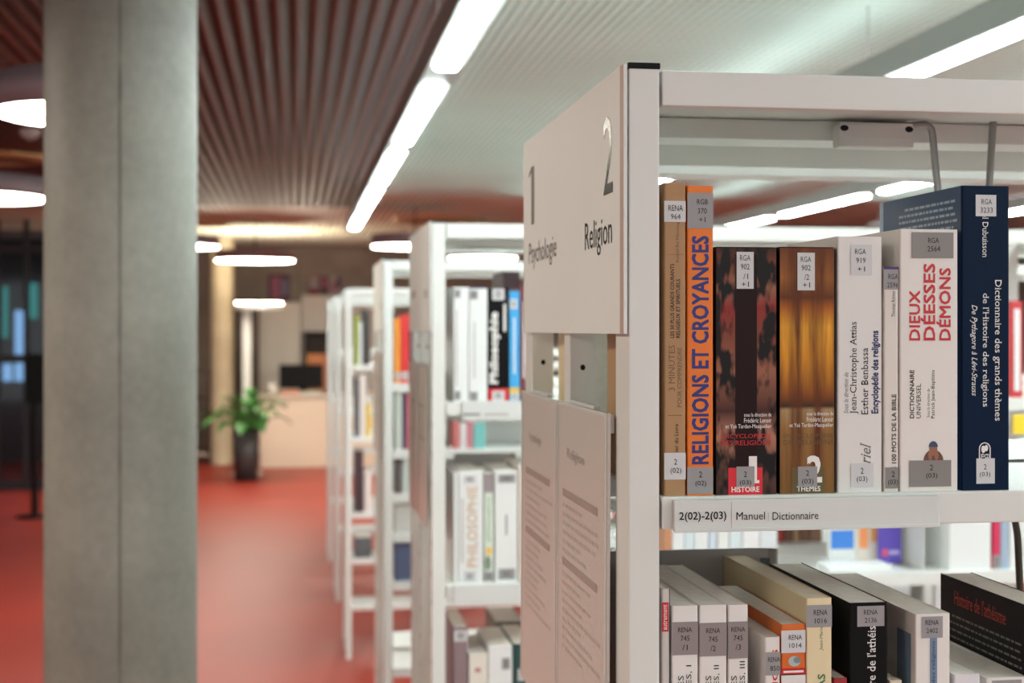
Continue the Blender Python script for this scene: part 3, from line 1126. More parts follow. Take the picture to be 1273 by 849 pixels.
# back-cover lines on the left board
xl = bk.x0 - 0.0002
r2 = random.Random(5)
bk.cover.face([(xl + 0.0001, YB + 0.159, bk.z0), (xl + 0.0001, YB + 0.002, bk.z0), (xl + 0.0001, YB + 0.002, bk.z1), (xl + 0.0001, YB + 0.159, bk.z1)], mat('side_lit_blue', (24, 60, 104), 0.45))  # left board painted a lighter blue for side light and grazing reflection
m_lt = mat('pale_blue_print', (168, 186, 206), 0.5)
for k in range(7):
    z = bk.z1 - 0.012 - k * 0.0052
    y = YB + 0.118 - (0.012 if k == 0 else 0)
    while y > YB + 0.014:
        wl = r2.uniform(0.003, 0.010)
        bk.cover.face([(xl, y, z), (xl, y - wl, z), (xl, y - wl, z + 0.0021), (xl, y, z + 0.0021)], m_lt)
        y -= wl + 0.0018
bk.cover.face([(xl, YB + 0.159, bk.z0), (xl, YB + 0.151, bk.z0), (xl, YB + 0.151, bk.z1), (xl, YB + 0.159, bk.z1)], m_lt)
bk.label(1213, 242, 1238.5, 269, M_LABELW, [('RGA', 1220.2, 247.6, 1233.2, 254), ('3233', 1218.8, 258, 1234.2, 264.4)])
bk.label(1213.8, 570, 1236.7, 601, M_LABELW, [('2', 1223, 577, 1226.6, 583.6), ('(03)', 1218, 586.5, 1231.2, 594)])
bk.done()

# books shelved on the far side of the nearest rack, seen through the end openings
for k, (x0, wd, hh, col, lb) in enumerate(((0.276, 0.034, 0.20, (214, 190, 150), 'sandy book on the far side of the nearest rack, first from its end'),
                                           (0.312, 0.040, 0.19, (226, 224, 220), 'white book on the far side of the nearest rack beside the sandy one'))):
    rt = root('book', (x0, 1.34, SH1), lb, 'book', 'books on the far side of the nearest rack')
    o = MB((x0, 1.34, SH1))
    cover_shell(o, x0, x0 + wd, 1.34, SH1 + 0.0004, SH1 + hh, 0.15, mat('far_side_cover_%d' % k, col, 0.5))
    # spine to the far aisle
    for v in o.v:
        v.y = 0.15 - v.y
    o.build('cover', rt)
    o = MB((x0, 1.34, SH1))
    o.box(x0 + 0.001, x0 + wd - 0.001, 1.341, 1.488, SH1 + 0.001, SH1 + hh - 0.001, M_PAGES)
    o.build('page_block', rt)

# ---------------------------------------------------------------- lower shelf of the nearest rack
Z2 = 1.09
G2 = 'books on the lower shelf of the nearest rack'
bk = Book(822.4, 832.8, 732, YB, Z2, 0.15, mat('pale_grey_cover', (206, 198, 192), 0.4), 'thin pale book with a red tag on its spine, against the post', group=G2)
patch(bk.cover, 822.9, 749, 831.2, 785, bk.T, M_TXTR)
upw(bk.cover, 'autrement', 824.5, 751.5, 829.3, 783, bk.T - 0.0001, M_TXTW)
navy = mat('navy_board', (28, 40, 62), 0.4)
patch(bk.cover, 832.0, 732.5, 832.8, 860, bk.T - 0.0001, navy)
bk.done()
m_set = mat('set_white_cover', (226, 222, 218), 0.4)
for i, (x0, x1, yt, l0, l1, vol) in enumerate(((835, 868.3, 753, 773.5, 813.5, '1'), (869.3, 904, 752, 774.6, 815, '2'), (905, 930.5, 752, 773, 818, '3'))):
    lb = ('white volume I of the three-volume set, nearest the post', 'white volume II, middle of the three-volume set', 'slimmer white volume III of the three-volume set')[i]
    bk = Book(x0, x1, yt, YB, Z2, 0.19, m_set, lb, group=G2)
    cxp = (x0 + x1) / 2 + (0 if i < 2 else 0)
    bk.label(x0 + 0.6, l0, x1 - 0.6, l1, mat('mauve_grey_label', (143, 132, 131), 0.4),
             [('RENA', cxp - 8.6, l0 + 6, cxp + 8.6, l0 + 12.6), ('745', cxp - 5.6, l0 + 16.5, cxp + 5.6, l0 + 23.4), ('/' + vol, cxp - 3.4, l0 + 27.8, cxp + 3.2, l0 + 35)])
    upw(bk.cover, 'ES', x0 + (8 if i < 2 else 4), 840, x0 + (15 if i < 2 else 11), 853.5, bk.T, M_INK)
    upw(bk.cover, 'GES, ' + ('I', 'II', 'III')[i], x0 + (18 if i < 2 else 14.5), 827 if i < 2 else 822, x0 + (25.5 if i < 2 else 22), 863, bk.T, M_INK)
    bk.done()

bk = Book(951, 970.4, 792, YB, Z2, 0.15, m_wc2, 'short white book with red lettering in front of the orange one'.replace('in front of', 'left of'), group=G2)
upw(bk.cover, 'RELIGIONS', 960.2, 807.5, 967, 900, bk.T, M_TXTR, bold=0.01)
bk.label(951.2, 811, 970.2, 839, M_LABEL, [('RENA', 954.8, 816.5, 969.6, 823), ('850', 957.6, 827.4, 969, 834)])
bk.done()
m_or2 = mat('rust_orange_cover', (214, 104, 34), 0.4)
bk = Book(971.2, 1001.6, 776, YB, Z2, 0.17, m_or2, 'orange-topped book with a small picture on its spine, beside the cream one', group=G2)
blob(bk.cover, 987.5, 822, 7.5, 6.5, bk.T, mat('pale_picture_print', (168, 182, 176), 0.5))
blob(bk.cover, 991, 820.5, 4.5, 4.0, bk.T - 0.0001, mat('grey_picture_print', (118, 132, 136), 0.5))
patch(bk.cover, 971.4, 831, 1001.4, 838.6, bk.T - 0.0001, M_TXTR)
patch(bk.cover, 971.4, 838.6, 1001.4, 1000, bk.T - 0.0001, m_wc)
patch(bk.cover, 974, 834, 999, 835.6, bk.T - 0.0002, M_TXTW)
bk.label(971.4, 784, 1001.4, 811, M_LABELW, [('RENA', 980.6, 788.8, 997, 795.6), ('1014', 981.4, 799, 996.4, 805.6)])
bk.done()
bk = Book(1002, 1034.6, 743.5, YB, Z2, 0.215, mat('cream_cover', (226, 208, 168), 0.45), 'cream yellow book standing tall beside the black one', pages=M_CREAMPAGES, group=G2)
green = mat('green_print', (52, 120, 82), 0.45)
upw(bk.cover, 'Jean-Marie', 1018.8, 778.5, 1024, 808.6, bk.T, green, shear=0.2)
upw(bk.cover, 'AS', 1016.6, 838, 1026, 855.5, bk.T, green, bold=0.015)
bk.label(1002.4, 752.5, 1034.2, 779, M_LABEL, [('RENA', 1011.6, 757.6, 1028.6, 764.8), ('1016', 1013, 768.2, 1028, 775)])
bk.done()
m_blk = mat('black_cover', (17, 16, 17), 0.5, spec=0.12)
bk = Book(1056, 1104, 749, YB, Z2, 0.19, m_blk, 'black hardback with a white vertical title and grey call number 2136', group=G2)
upw(bk.cover, "Histoire de l'athéis", 1078, 778.5, 1088.6, 886, bk.T, M_TXTW, serif=True)
bk.label(1065.7, 753.7, 1099.4, 778, M_LABEL, [('RENA', 1074, 757.6, 1091, 764.2), ('2136', 1075, 767.6, 1090, 774.2)])
bk.done()
bk = Book(1036.5, 1054, 843, YB, Z2, 0.14, mat('wine_cover', (150, 40, 44), 0.4), 'short dark red book between the cream and the black books', group=G2)
bk.done()
bk = Book(1106, 1122, 846, YB, Z2, 0.15, mat('buff_cover', (214, 200, 172), 0.5), 'low buff book between the black hardback and the white one', group=G2)
bk.done()
bk = Book(1137.6, 1181.6, 763, YB, Z2, 0.19, m_wc2, 'white book with a slate blue stripe down its spine', group=G2)
slate = mat('slate_print', (112, 134, 158), 0.45)
patch(bk.cover, 1156, 792, 1165, 1010, bk.T, slate)
upw(bk.cover, 'Dictionnaire des religions', 1158.2, 797, 1163.4, 905, bk.T - 0.0001, M_NAVYTXT, serif=True)
xl = bk.x0 - 0.0002
bk.cover.face([(xl, YB + 0.008, bk.z0), (xl, YB + 0.034, bk.z0), (xl, YB + 0.034, bk.z1 - 0.017), (xl, YB + 0.008, bk.z1 - 0.017)], slate)
bk.label(1146, 766.7, 1172, 792.6, M_LABEL, [('RENA', 1150.6, 770.4, 1167, 777), ('2402', 1151.8, 780.8, 1166, 787.2)])
bk.done()
bk = Book(1186, 1219, 838, YB, Z2, 0.15, mat('pearl_cover', (220, 218, 222), 0.35), 'low pearl white book right of the slate-striped one', group=G2)
bk.done()
bk = Book(1226, 1276, 842, YB, Z2, 0.165, m_wc, 'broad low white book in front of the black back cover'.replace('in front of', 'beside'), group=G2)
patch(bk.cover, 1233, 846, 1270, 872, bk.T, M_LABEL)
bk.done()
bk = Book(1278, 1322, 753, YB, Z2, 0.155, m_blk, 'black book turned broadside, its back cover titled in red', group=G2)
xl = bk.x0 - 0.0002
o = bk.cover
A = atX(1193, 748, xl)
# red title and grey lines on the left board, reading towards the spine
o.text("Histoire de l'athéisme", (xl, YB + 0.128, bk.z1 - 0.0225), (0, -1, 0), (0, 0, 1), 0.092, 0.0125, mat('dull_red_print', (168, 44, 34), 0.5), serif=True)
r2 = random.Random(8)
for k in range(15):
    z = bk.z1 - 0.034 - k * 0.0062
    y = YB + 0.142 - (0.010 if k == 0 else 0)
    while y > YB + 0.012:
        wl = r2.uniform(0.003, 0.011)
        o.face([(xl, y, z), (xl, y - wl, z), (xl, y - wl, z + 0.0018), (xl, y, z + 0.0018)], M_INK2)
        y -= wl + 0.002
bk.done()

# ================================================================== second rack
R2Y = 2.604
make_rack(R2Y, [RX, 1.5, 2.75], [1.427, 1.09, 0.75, 0.41, 0.1], [1.427, 1.11, 0.75, 0.41, 0.1], 'second white book rack along the aisle, holding philosophy books', holes=True)
sign_panel(R2Y, 'beige end sign on the second rack, unreadable from here', [('', 738, 318, 756, 296, M_FAINT, {}), ('', 664, 330, 682, 312, M_FAINT, {})])
info_board(R2Y + 0.05, R2Y + 0.245, 1.4945, 1.19, 'front information sheet on the end of the second rack', '', 0.0, 14)
info_board(R2Y + 0.265, R2Y + 0.45, 1.4945, 1.19, 'far information sheet on the end of the second rack', '', 0.0, 19)
YR2 = R2Y + 0.010
G3 = 'books on the upper shelf of the second rack'
ZU = 1.427


def small_label(bk, x0, y0, x1, y1, m_=None):
    k = MB(bk.off)
    patch(k, x0, y0, x1, y1, bk.T - 0.0006, m_ or M_LABEL)
    h = (y1 - y0)
    w_ = (x1 - x0)
    for i in range(2):
        patch(k, x0 + w_ * 0.25, y0 + h * (0.25 + 0.32 * i), x1 - w_ * 0.25, y0 + h * (0.40 + 0.32 * i), bk.T - 0.0010, M_INK2)
    bk.labels.append(k)


m_w3 = mat('cool_white_cover', (228, 230, 228), 0.4)
bk = Book(564, 582.3, 357, YR2, ZU, 0.17, m_w3, 'white book beside the post of the second rack, upper shelf', group=G3)
patch(bk.cover, 566.9, 385, 568.3, 480, bk.T - 0.0005, M_FAINT)
small_label(bk, 565, 360, 572.5, 370)
small_label(bk, 565, 486, 572.5, 497)
bk.done()
bk = Book(582.8, 606, 357, YR2, ZU, 0.17, m_w3, 'white book with navy top edge left of the black Philosophie volume', group=G3)
patch(bk.cover, 583, 356.6, 605.8, 358.5, bk.T - 0.0005, M_NAVYTXT)
patch(bk.cover, 589, 400, 590.4, 470, bk.T - 0.0005, M_FAINT)
small_label(bk, 584, 361, 594, 372)
small_label(bk, 584, 487, 594, 499)
bk.done()
bk = Book(606.8, 632.4, 357.5, YR2, ZU, 0.17, m_blk, 'black book with large white title Philosophie and red foot', group=G3)
upw(bk.cover, 'Philosophie', 608.5, 388, 622, 478, bk.T - 0.0005, M_TXTW, serif=True, bold=0.03)
patch(bk.cover, 626, 378, 629, 412, bk.T - 0.0005, M_TXTW)
patch(bk.cover, 607, 483, 632.2, 500, bk.T - 0.0005, mat('red_foot_print', (206, 42, 50), 0.4))
small_label(bk, 612, 358.5, 627, 373, M_LABELW)
small_label(bk, 612, 486, 627, 498, M_LABELW)
bk.done()
bk = Book(633.2, 646.2, 362, YR2, ZU, 0.15, mat('sky_blue_cover', (66, 164, 222), 0.4), 'sky blue book with a yellow foot right of the black one', group=G3)
patch(bk.cover, 638.5, 395, 640.5, 465, bk.T - 0.0005, M_TXTW)
patch(bk.cover, 633.4, 482, 646, 490, bk.T - 0.0005, mat('yellow_print', (224, 182, 60), 0.5))
small_label(bk, 634, 372, 643, 384, M_LABELW)
small_label(bk, 635, 488, 645, 497, M_LABELW)
bk.done()
bk = Book(647, 662, 357, YR2, ZU, 0.15, mat('burgundy_cover', (118, 50, 60), 0.45), 'burgundy book beside the sky blue one, half hidden by the sign', group=G3)
patch(bk.cover, 650.5, 375, 652.5, 470, bk.T - 0.0005, M_TXTW)
bk.done()
rp = at(624, 400, 2.90).x
rt = root('book', (rp, 2.88, 1.427), 'tall dark purple book at the back of the second rack', 'book', G3)
o = MB((rp, 2.88, 1.427))
zt = at(634, 338, 2.90).z
x1 = at(645, 400, 2.90).x
cover_shell(o, rp, x1, 2.88, 1.4274, zt, 0.16, mat('dark_purple_cover', (88, 68, 76), 0.5))
o.build('cover', rt)
o = MB((rp, 2.88, 1.427))
o.box(rp + 0.001, x1 - 0.001, 2.882, 3.039, 1.428, zt - 0.001, M_PAGES)
o.build('page_block', rt)

# label strip on the second rack
for Z, x0, x1, lb, tx in ((1.427, 575, 690, 'long white label strip on the upper shelf of the second rack', 'Dictionnaire  Manuel'), (1.09, 563, 690, 'white label strip on the middle shelf of the second rack', None)):
    a, c_ = at(x0, 500, R2Y).x, at(x1, 500, R2Y).x
    b = MB((a, R2Y, Z))
    b.box(a, c_, R2Y - 0.006, R2Y - 0.0005, Z - 0.034, Z + 0.002, M_HOLDER, 0.0008)
    if tx:
        patch(b, 576, 514, 597, 516.4, R2Y - 0.0064, M_INK2)
        patch(b, 602, 514, 632, 516.2, R2Y - 0.0064, M_FAINT)
    tag(b.build('shelf_label'), lb, 'shelf label', 'label strips on the second rack')

G4 = 'books on the middle shelf of the second rack'
ZM = 1.09
bk = Book(564, 569.4, 588, YR2, ZM, 0.16, m_w3, 'thin white book against the post on the middle shelf of the second rack', group=G4)
bk.done()
bk = Book(570, 600.5, 586, YR2, ZM, 0.17, m_w3, 'white book with tan capitals PHILOSOPHIE down its spine', group=G4)
upw(bk.cover, 'PHILOSOPHIE', 580.5, 604, 593.5, 705, bk.T - 0.0005, mat('tan_print', (206, 176, 148), 0.5), bold=0.012)
patch(bk.cover, 574, 620, 575.6, 700, bk.T - 0.0005, M_FAINT)
small_label(bk, 576, 591, 592, 601, M_LABELW)
small_label(bk, 576, 710, 592, 723, M_LABELW)
bk.done()
bk = Book(601.6, 613.5, 588, YR2, ZM, 0.16, mat('pale_green_cover', (218, 226, 214), 0.45), 'narrow pale book with green lettering and yellow flower near its foot', group=G4)
upw(bk.cover, 'philosophie', 604.5, 618, 610.5, 672, bk.T - 0.0005, mat('leaf_green_print', (90, 158, 96), 0.5))
patch(bk.cover, 602.5, 588.5, 613, 612, bk.T - 0.0005, mat('mauve_print', (150, 136, 140), 0.5))
blob(bk.cover, 608, 685, 3.6, 5, bk.T - 0.0006, mat('flower_yellow_print', (236, 190, 60), 0.5))
blob(bk.cover, 606.5, 700, 4, 9, bk.T - 0.0005, mat('grey_green_print', (120, 140, 120), 0.5))
small_label(bk, 602, 711, 613, 722)
bk.done()
bk = Book(615, 643.4, 585, YR2, ZM, 0.17, m_w3, 'white book with grey top and bottom labels right of the flower book', group=G4)
patch(bk.cover, 628.6, 640, 630.4, 665, bk.T - 0.0005, M_INK2)
small_label(bk, 619.5, 590, 640.5, 600)
small_label(bk, 619.5, 707, 640.5, 720)
bk.done()
bk = Book(644.6, 664, 580, YR2, ZM, 0.17, mat('ivory_cover', (226, 216, 204), 0.45), 'ivory book on the middle shelf of the second rack, beside the sign edge', group=G4)
bk.done()
# grey plate behind that row
a, c_ = at(564, 560, 2.83).x, at(640, 560, 2.83).x
b = MB((a, 2.83, ZM))
b.prism([(a, 2.826), (c_ - 0.01, 2.826), (c_, 2.82), (c_ + 0.0015, 2.8215), (c_ - 0.009, 2.829), (a, 2.829)], ZM + 0.0005, at(600, 563, 2.83).z, M_GREYMETAL)
tag(b.build('shelf_divider'), 'grey divider plate behind the philosophy books of the second rack', 'shelf divider')

# pale spines seen under the nearest shelf
x = 827
cols = [(196, 140, 104), (222, 226, 226), (206, 218, 222), (226, 228, 228), (200, 212, 224), (222, 224, 220), (208, 220, 222), (226, 226, 226), (212, 218, 220)]
wds = [9, 15, 13, 17, 11, 15, 16, 22, 22]
names = ['clay-coloured spine', 'broad white spine', 'pale grey-blue spine', 'plain white spine', 'lilac-blue narrow spine', 'off-white spine', 'pale aqua spine', 'wide white spine', 'light grey end spine']
for i, (cc, wd) in enumerate(zip(cols, wds)):
    bk = Book(x, x + wd - 0.6, 582 + (i * 7) % 10, YR2, ZM, 0.17, mat('pale_spine_%d' % i, cc, 0.45),
              names[i] + ' in the pale row seen under the nearest upper shelf', group='pale books seen under the nearest shelf')
    bk.done()
    x += wd

# leaflets displayed beyond, on the second rack
def leaflet(px0, py0, px1, py1, Y, label, base, blocks, lean=0.02):
    a, c_ = at(px0, py1, Y), at(px1, py0, Y)
    off = (a.x, Y, a.z)
    b = MB(off)
    b.box(a.x, c_.x, Y, Y + 0.006, a.z, c_.z, base, 0.0006)
    for u0, v0, u1, v1, m_ in blocks:
        W, H = c_.x - a.x, c_.z - a.z
        b.face([(a.x + u0 * W, Y - 0.0006, a.z + v0 * H), (a.x + u1 * W, Y - 0.0006, a.z + v0 * H), (a.x + u1 * W, Y - 0.0006, a.z + v1 * H), (a.x + u0 * W, Y - 0.0006, a.z + v1 * H)], m_)
    return tag(b.build('booklet'), label, 'booklet', 'booklets displayed on the second rack')


YL = 2.70
m_bl = mat('bright_blue_print', (64, 130, 214), 0.4)
leaflet(1030, 560, 1064, 706, YL, 'white booklet with a bright blue picture, leftmost of the displayed three', m_w3,
        [(0.08, 0.16, 0.92, 0.32, m_bl), (0.2, 0.40, 0.9, 0.9, m_bl)])
leaflet(1065, 570, 1096, 700, YL + 0.01, 'booklet with orange print, middle of the displayed three', mat('peach_white_cover', (236, 226, 214), 0.4),
        [(0.1, 0.14, 0.45, 0.36, mat('orange_print', (240, 150, 90), 0.4)), (0.55, 0.2, 0.95, 0.42, mat('amber_print', (236, 170, 110), 0.4))])
leaflet(1092, 560, 1121, 701, YL - 0.01, 'purple booklet, rightmost of the displayed three', mat('violet_cover', (94, 76, 176), 0.4),
        [(0.15, 0.07, 0.4, 0.13, mat('pink_print', (220, 90, 120), 0.4)), (0.45, 0.08, 0.9, 0.12, mat('lilac_print', (180, 168, 220), 0.4))])
a, c_ = at(1029, 712, 2.625), at(1108, 700, 2.625)
b = MB((a.x, 2.64, ZM))
b.box(a.x, c_.x, 2.622, 2.682, ZM + 0.0005, ZM + 0.014, m_w3, 0.002)
b.box(a.x + 0.002, c_.x - 0.004, 2.624, 2.678, ZM + 0.003, ZM + 0.0115, M_PAGES)
tag(b.build('booklet'), 'white booklet lying flat in front of the displayed booklets', 'booklet', 'booklets displayed on the second rack')
# steel bookend right of the booklets
xb = at(1140, 690, 2.66).x
b = MB((xb, 2.66, ZM))
b.box(xb, xb + 0.0015, 2.63, 2.78, ZM + 0.0005, ZM + 0.16, M_WHITE, 0.0004)
b.box(xb - 0.025, xb - 0.0001, 2.64, 2.76, ZM + 0.0005, ZM + 0.002, M_GREYMETAL)
tag(b.build('bookend'), 'grey steel bookend right of the displayed booklets on the second rack', 'bookend')
# books on its far side, red and brown
for i, (x0, x1, yt, cc, lb) in enumerate(((966, 975, 560, (168, 52, 48), 'brick red'), (976, 985, 566, (120, 84, 66), 'brown'), (986, 994, 558, (176, 140, 110), 'light brown'),
                                          (995, 1007, 562, (134, 96, 80), 'chestnut'), (1008, 1022, 566, (150, 112, 92), 'hazel'))):
    bk = Book(x0, x1, yt, 2.895, 1.11, 0.15, mat('rear_cover_%d' % i, cc, 0.5), lb + ' book on the far side of the second rack', group='brown books on the far side of the second rack')
    bk.done()
G5 = 'books at the right of the second rack'
bk = Book(1180, 1232, 560, YR2, ZM, 0.17, m_w3, 'wide white book left of the crimson spine on the second rack', group=G5)
bk.done()
bk = Book(1234.5, 1243.5, 560, YR2, ZM, 0.17, mat('crimson_cover', (206, 52, 88), 0.4), 'crimson spine on the second rack under the nearest shelf', group=G5)
small_label(bk, 1234.7, 690, 1243.3, 708)
bk.done()
bk = Book(1244, 1254, 565, YR2, ZM, 0.17, mat('grey_blue_cover', (158, 178, 198), 0.4), 'grey-blue spine beside the crimson one', group=G5)
bk.done()
bk = Book(1255, 1272, 565, YR2, ZM, 0.17, m_w3, 'white spine right of the grey-blue one', group=G5)
bk.done()
bk = Book(1257, 1271.5, 374, YR2, ZU, 0.17, mat('cherry_cover', (196, 58, 62), 0.4), 'cherry red book glimpsed right of the blue dictionary', group=G5)
patch(bk.cover, 1261, 384, 1268, 486, bk.T - 0.0005, m_w3)
bk.done()
a, c_ = at(1259, 540, R2Y - 0.003), at(1275, 515, R2Y - 0.003)
b = MB((a.x, R2Y - 0.003, a.z))
b.box(a.x, c_.x, R2Y - 0.005, R2Y - 0.001, a.z, c_.z, mat('yellow_card', (240, 206, 50), 0.4), 0.0005)
tag(b.build('shelf_tag'), 'yellow shelf tag glimpsed right of the blue dictionary', 'shelf tag')

# bottom row of the second rack
G6 = 'books low on the second rack'
ZL = 0.75
bk = Book(564, 581.5, 779, YR2, ZL, 0.17, mat('mauve_cover', (140, 118, 122), 0.5), 'mauve grey book against the post low on the second rack', group=G6)
small_label(bk, 564.5, 784, 581, 797, M_LABELW)
bk.done()
bk = Book(583, 606, 812, YR2, ZL, 0.17, mat('ecru_cover', (228, 222, 210), 0.45), 'ecru book with pink squiggle low on the second rack', group=G6)
blob(bk.cover, 594, 833, 4, 3, bk.T - 0.0005, mat('rose_print', (190, 120, 130), 0.5))
bk.done()
bk = Book(607, 637, 803, YR2, ZL, 0.17, m_w3, 'white book low on the second rack beside the dark green one', group=G6)
small_label(bk, 624, 818, 634, 832)
bk.done()
bk = Book(638.5, 662, 800, YR2, ZL, 0.17, mat('bottle_green_cover', (30, 70, 66), 0.45), 'bottle green book low on the second rack', group=G6)
small_label(bk, 644, 832, 655, 846, M_LABELW)
bk.done()
bk = Book(616, 650, 772, YR2 + 0.20, ZL, 0.15, mat('taupe_cover', (120, 114, 106), 0.5), 'taupe book at the back low on the second rack', group=G6)
bk.done()

# ================================================================== third rack
R3Y = 4.034
make_rack(R3Y, [RX, 1.866, 3.2], [1.408, 1.22, 1.095, 0.983, 0.845, 0.60, 0.1], [1.408, 1.095, 0.845, 0.60], 'third white rack along the aisle, orange and red books at its end',
          back=[(1.0, 1.40)])
sign_panel(R3Y, 'beige end sign on the third rack', [('', 738, 318, 756, 296, M_FAINT, {})])
info_board(R3Y + 0.05, R3Y + 0.245, 1.4945, 1.19, 'front information sheet on the end of the third rack', '', 0.0, 24)
info_board(R3Y + 0.265, R3Y + 0.45, 1.4945, 1.19, 'far information sheet on the end of the third rack', '', 0.0, 29)
Y3 = R3Y + 0.01
G7 = 'books on the third rack'


def rack_book(x0, x1, yt, Y, z0, cc, label, group, dp=0.16, lab=True):
    bk = Book(x0, x1, yt, Y, z0, dp, mat('cover_%d_%d_%d' % cc, cc, 0.45), label, group=group)
    if lab:
        yb = HY + (EYE - z0) / (Y / 0.99) * FPX
        hh = (yb - yt)
        small_label(bk, x0 + 0.8, yb - hh * 0.16, x1 - 0.8, yb - hh * 0.05, M_LABELW)
    bk.done()


rack_book(490.5, 497.5, 396, Y3, 1.408, (240, 150, 50), 'orange book on the third rack', G7)
rack_book(498, 508.5, 391, Y3, 1.408, (216, 48, 48), 'bright red book on the third rack', G7)
rack_book(509, 513.5, 388, Y3, 1.408, (60, 44, 60), 'dark plum book beside the red one on the third rack', G7, lab=False)
rack_book(514, 522, 414, Y3, 1.408, (206, 160, 60), 'mustard book on the third rack', G7, lab=False)
rack_book(491, 500, 486, Y3, 1.22, (196, 200, 190), 'grey-green slim case on the third rack, second tier', G7, 0.14, False)
rack_book(501, 505, 490, Y3, 1.22, (90, 72, 110), 'violet slim case on the third rack, second tier', G7, 0.14, False)
rack_book(505.5, 511, 488, Y3, 1.22, (206, 110, 116), 'rose slim case on the third rack, second tier', G7, 0.14, False)
rack_book(491, 499, 572, Y3, 1.095, (100, 92, 90), 'charcoal slim case on the third rack, third tier', G7, 0.14, False)
rack_book(500, 512, 570, Y3, 1.095, (200, 206, 200), 'pale slim case on the third rack, third tier', G7, 0.14, False)
rack_book(491, 512, 628, Y3, 0.983, (206, 204, 198), 'pale wide case on the third rack, fourth tier', G7, 0.14, False)
rack_book(491, 512, 675, Y3, 0.845, (86, 96, 126), 'slate blue wide case on the third rack, fifth tier', G7, 0.14, False)
rack_book(564, 571, 524, Y3, 1.22, (206, 120, 116), 'coral small case seen through the second rack', G7, 0.14, False)
rack_book(572, 580, 526, Y3, 1.22, (224, 214, 214), 'white small case seen through the second rack', G7, 0.14, False)
rack_book(581, 588, 524, Y3, 1.22, (206, 130, 140), 'pink small case seen through the second rack', G7, 0.14, False)
rack_book(589, 604, 526, Y3, 1.22, (120, 190, 186), 'teal small case seen through the second rack', G7, 0.14, False)

for i, (x0, x1, cc, lb) in enumerate(((1032, 1084, (226, 228, 226), 'first'), (1086, 1132, (206, 210, 208), 'second'), (1162, 1206, (228, 228, 226), 'third'), (1208, 1262, (214, 218, 216), 'last'))):
    bk = Book(x0, x1, 716 + 4 * (i % 2), Y3, 0.60, 0.2, mat('carton_%d' % i, cc, 0.5), 'pale document box low on the third rack, %s from the left' % lb, group='document boxes low on the third rack', name='document_box', cat='box')
    bk.done()

# ================================================================== racks further along
G8 = 'books on the fourth rack'
R4Y = 6.77
make_rack(R4Y, [RX - 0.012, 1.5, 2.75], [1.393, 1.051, 0.693, 0.477, 0.256], [1.393, 1.051, 0.693], 'fourth rack along the aisle, far, no end sign', sign_gap=False)
Y4 = R4Y + 0.01
rack_book(441, 446, 392, Y4, 1.393, (150, 160, 60), 'olive yellow book on the fourth rack', G8, lab=False)
rack_book(446.4, 450, 400, Y4, 1.393, (226, 228, 228), 'white book on the fourth rack, top tier', G8, lab=False)
rack_book(450.4, 456, 385, Y4, 1.393, (44, 42, 46), 'black book on the fourth rack, top tier', G8, lab=False)
rack_book(456.4, 461, 388, Y4, 1.393, (84, 72, 62), 'dark brown book on the fourth rack, top tier', G8, lab=False)
rack_book(441, 447, 470, Y4, 1.051, (96, 98, 104), 'grey book on the fourth rack, second tier', G8, lab=False)
rack_book(447.4, 455, 466, Y4, 1.051, (222, 212, 206), 'blush white book on the fourth rack, second tier', G8, lab=False)
rack_book(455.5, 460.5, 502, Y4, 1.051, (228, 190, 50), 'yellow book on the fourth rack, second tier', G8, lab=False)
rack_book(441, 452, 560, Y4, 0.693, (70, 50, 56), 'dark maroon case on the fourth rack, third tier', G8, lab=False)
rack_book(453, 462, 585, Y4, 0.693, (226, 214, 208), 'pale case on the fourth rack, third tier', G8, lab=False)
rack_book(441, 462, 668, Y4, 0.477, (90, 92, 96), 'grey wide case on the fourth rack, fourth tier', G8, lab=False)
make_rack(8.22, [RX - 0.02, 1.2, 2.15], [1.427, 1.09, 0.75, 0.41], [1.427, 1.09], 'fifth rack along the aisle, only its end post showing', sign_gap=False)
make_rack(9.65, [RX - 0.03, 1.2, 2.15], [1.427, 1.09, 0.75, 0.41], [1.427, 1.09], 'sixth rack along the aisle, farthest and barely showing', sign_gap=False)

# ================================================================== far end of the hall
# reception desk
m_desk = mat('desk_front', (226, 206, 184), 0.5, noise=0.02)
a, c_ = at(323, 577, 16.3), at(520, 577, 16.3)
zd = at(323, 494, 16.3).z
rt = root('reception_desk', (a.x, 16.3, 0), 'pale beige reception desk at the end of the aisle', 'desk')
o = MB((a.x, 16.3, 0))
o.box(a.x, c_.x, 16.3, 16.36, 0, zd, m_desk, 0.005)
o.box(a.x, a.x + 0.06, 16.36, 17.0, 0, zd, m_desk, 0.005)
o.build('front_panel', rt)
o = MB((a.x, 16.3, 0))
o.box(a.x - 0.02, c_.x, 16.27, 17.02, zd, zd + 0.03, mat('desk_top', (214, 200, 186), 0.4), 0.005)
o.build('desk_top', rt)
# screen
p0, p1 = at(347, 488, 16.7), at(402, 453, 16.7)
xm = (p0.x + p1.x) / 2
rt = root('computer_monitor', (xm, 16.7, zd + 0.03), 'black computer monitor on the reception desk', 'monitor')
o = MB((xm, 16.7, zd + 0.03))
o.box(p0.x, p1.x, 16.68, 16.72, zd + 0.08, p1.z, M_BLACK, 0.006)
o.build('screen', rt)
o = MB((xm, 16.7, zd + 0.03))
o.box(xm - 0.03, xm + 0.03, 16.70, 16.735, zd + 0.035, zd + 0.2, M_BLACK, 0.004)
o.box(xm - 0.11, xm + 0.11, 16.64, 16.80, zd + 0.0303, zd + 0.042, M_BLACK, 0.004)
o.build('stand', rt)
